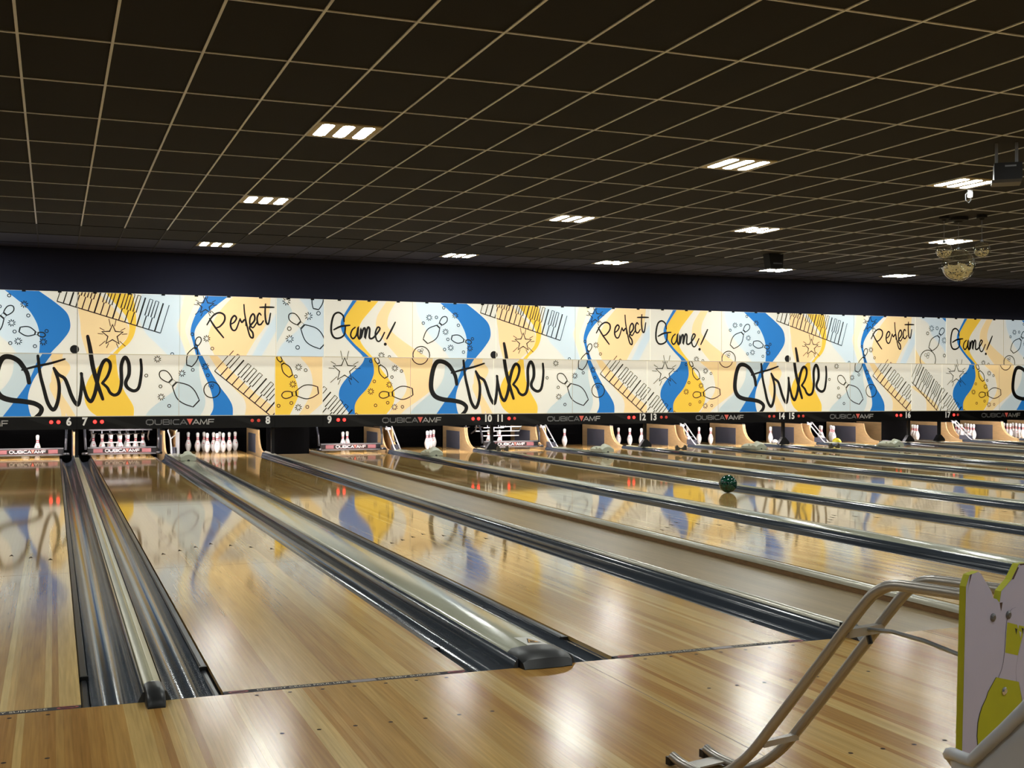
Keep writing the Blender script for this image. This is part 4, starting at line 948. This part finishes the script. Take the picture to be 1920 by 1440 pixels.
# ---------------------------------------------------------------- ball ramp in the foreground
T1 = Vector((1.256, -1.454, 0)); T2 = Vector((1.402, -1.424, 0))
nrm = (T2 - T1).normalized(); hd = Vector((nrm.y, -nrm.x, 0)); Tm = (T1 + T2) / 2; HWD = .074
ramp = empty('ball_ramp', tuple(Tm), 'tubular steel bowling ball ramp with a lime edged board painted with a bowling pin', 'ball ramp')
ramp.matrix_world = Matrix(((hd.x, nrm.x, 0, Tm.x), (hd.y, nrm.y, 0, Tm.y), (0, 0, 1, 0), (0, 0, 0, 1)))
# local frame: x back along the ramp, y across, z up
prof = [(-.005, .034), (.04, .022), (.10, .0165), (.17, .0165), (.23, .038), (.30, .085), (.37, .150), (.45, .245), (.55, .365), (.65, .487), (.74, .597), (.80, .668), (.835, .700), (.88, .722), (.94, .728), (1.13, .732)]
sp = spline(prof, 4)
for s in (-1, 1):
    t = MB(); t.tube([(x, s * HWD, z) for x, z in sp], .0155, 12); t.build('rail_tube', 'tube_steel', ramp, 'a')
t = MB(); t.box(.395, .415, -HWD, HWD, .168, .186); t.build('crossbar', 'tube_steel', ramp)
t = MB(); t.box(.715, .740, -HWD, HWD, .556, .580); t.build('crossbar', 'tube_steel', ramp)
t = MB(); t.box(.045, .105, -HWD + .012, HWD - .012, .016, .022); t.build('front_plate', 'tube_steel', ramp)
for s in (-1, 1):
    t = MB(); t.box(-.022, .0, s * HWD - .014, s * HWD + .014, .004, .030); t.build('rubber_tip', 'rail_black', ramp)
t = MB(); t.tube([(.727, .0, .572), (.80, .03, .574), (.90, .04, .565), (1.02, .045, .545), (1.14, .04, .48)], .006, 8); t.build('flat_strut', 'steel', ramp, 'a')
t = MB(); t.tube([(.725, .012, .578), (.738, .016, .530)], .007, 6); t.build('wing_bolt', 'rail_black', ramp)
BX = 1.137; BT = .018
def board_pts():
    L = [(-.128, 0), (-.133, .765), (-.120, .792), (-.085, .797), (-.074, .790), (-.030, .742), (-.022, .726), (-.008, .722), (.004, .712), (.010, .740), (.050, .765), (.075, .795), (.082, .803), (.118, .803), (.130, .785), (.138, 0)]
    tilt = .045
    return [(y - (.8 - z) * tilt, z) for y, z in L]
bp_ = board_pts()
t = MB(); n_ = len(bp_); t.add([(BX, y, z) for y, z in bp_] + [(BX + BT, y, z) for y, z in bp_], [(k, (k + 1) % n_, (k + 1) % n_ + n_, k + n_) for k in range(n_)] + [tuple(range(n_ - 1, -1, -1))]); brd = t.build('ramp_board', 'board_lime', ramp)
t = MB(); t.add([(BX + BT + .0006, y, z) for y, z in bp_], [tuple(range(n_))]); t.build('board_face', 'board_white', brd)
# painted pin on the board face, leaning
def pin_decal(p0, p1, a, bnd, k, material, off, name):
    (y0, z0), (y1, z1) = p0, p1; L = math.hypot(y1 - y0, z1 - z0); uy, uz = (y1 - y0) / L, (z1 - z0) / L; vy, vz = -uz, uy
    P = [(z / 15.0, r / 15.0 * k) for r, z in PP if a <= z / 15.0 <= bnd]
    S_ = P + [(t_, -w_) for t_, w_ in reversed(P)]
    q = MB(); q.add([(BX + BT + off, y0 + (uy * t_ + vy * w_) * L, z0 + (uz * t_ + vz * w_) * L) for t_, w_ in S_], [tuple(range(len(S_)))]); return q.build(name, material, brd)
p0, p1 = (-.030, .275), (.078, .692)
pin_decal(p0, p1, 0, 1.0, 1.12, 'ink_thin', .0009, 'painted_pin_outline')
pin_decal(p0, p1, 0, 1.0, 1.08, 'board_white', .0012, 'painted_pin_blank')
pin_decal(p0, p1, 0, .585, 1.40, 'ink_thin', .0011, 'painted_body_outline')
pin_decal(p0, p1, 0, .58, 1.36, 'board_lime', .0015, 'painted_pin_body')
pin_decal(p0, p1, .72, .90, 1.02, 'board_lime', .0015, 'painted_pin_head')
pin_decal(p0, p1, .645, .668, 1.02, 'board_lime', .0015, 'painted_pin_stripe')
for k, (y, z) in enumerate(((.062, .642), (.070, .655), (.090, .640), (.080, .632))):
    t = MB(); t.add([(BX + BT + .0018, y, z), (BX + BT + .0018, y + .010, z - .004), (BX + BT + .0018, y + .006, z - .018)], [(0, 1, 2)]); t.build('paint_chip', 'board_white' if k % 2 else 'ink', brd)
for y, z, mm in ((-.028, .678, 'bolt'), (.036, .678, 'bolt'), (.018, .488, 'chrome')):
    q = MB(); q.lathe([(.0105, 0), (.0105, .003), (.006, .006)], 12); l2 = MB(); l2.v = [(BX + BT + zz, y + x_, z + y_) for x_, y_, zz in q.v]; l2.f = list(q.f); l2.build('bolt', mm, brd)
for P in ([(-.130, .745), (-.119, .793), (-.112, .794), (-.124, .768)], [(.0, .712), (.012, .712), (.006, .690)], [(.082, .803), (.118, .803), (.112, .799), (.086, .799)], [(.050, .766), (.075, .796), (.080, .794), (.058, .766)]):
    q = MB(); q.add([(BX + BT + .0011, y, z) for y, z in P], [tuple(range(len(P)))]); q.build('edge_chip', 'board_chip', brd)
q = MB(); q.box(BX - .020, BX - .001, -.05, .05, .0, .60); q.build('rear_batten', 'board_lime', ramp)

# ---------------------------------------------------------------- grey moulded chair beside the camera
CR = .285; P_ = CAM + ray(1783, 1444) * 2.0
a_c = math.radians(219)                       # the back of the chair is turned to the seats
ch = empty('tub_chair', (P_.x + CR * .629, P_.y - CR * .777, 0), 'grey moulded plastic tub chair standing by the ball ramp', 'chair')
t = MB(); NT, NR = 48, 10; vs = []
def rim(dl):
    dl = abs((dl + 180) % 360 - 180)
    for (a0, z0), (a1, z1) in zip([(0, .90), (15, .87), (34, .755), (52, .670), (70, .655), (90, .620), (130, .50), (180, .46)], [(15, .87), (34, .755), (52, .670), (70, .655), (90, .620), (130, .50), (180, .46), (181, .46)]):
        if a0 <= dl <= a1: return z0 + (z1 - z0) * (dl - a0) / (a1 - a0)
    return .46
for j in range(NR + 1):
    s_ = j / NR
    for i in range(NT):
        dl = 360 * i / NT; a = a_c + math.radians(dl)
        z = .40 + (rim(dl) - .40) * s_ ** 1.2; rr = CR * (.72 + .28 * s_ ** .6)
        vs.append((rr * math.cos(a), rr * math.sin(a), z))
fs = [(j * NT + i, j * NT + (i + 1) % NT, (j + 1) * NT + (i + 1) % NT, (j + 1) * NT + i) for j in range(NR) for i in range(NT)] + [tuple(range(NT - 1, -1, -1))]
t.add(vs, fs); sh = t.build('chair_shell', 'chair_grey', ch, 'all')
sl = sh.modifiers.new('thick', 'SOLIDIFY'); sl.thickness = .014; sl.offset = -1
t = MB(); t.tube([vs[NR * NT + i % NT] for i in range(NT + 1)], .010, 8, False); t.build('rim_bead', 'chair_grey', ch, 'all')
q = MB(); q.lathe([(.03, .03), (.03, .395), (.12, .398)], 16); q.build('pedestal', 'steel', ch, 'a')
q = MB(); q.lathe([(.24, 0), (.24, .012), (.05, .035), (.03, .06)], 24); q.build('base', 'steel', ch, 'a')
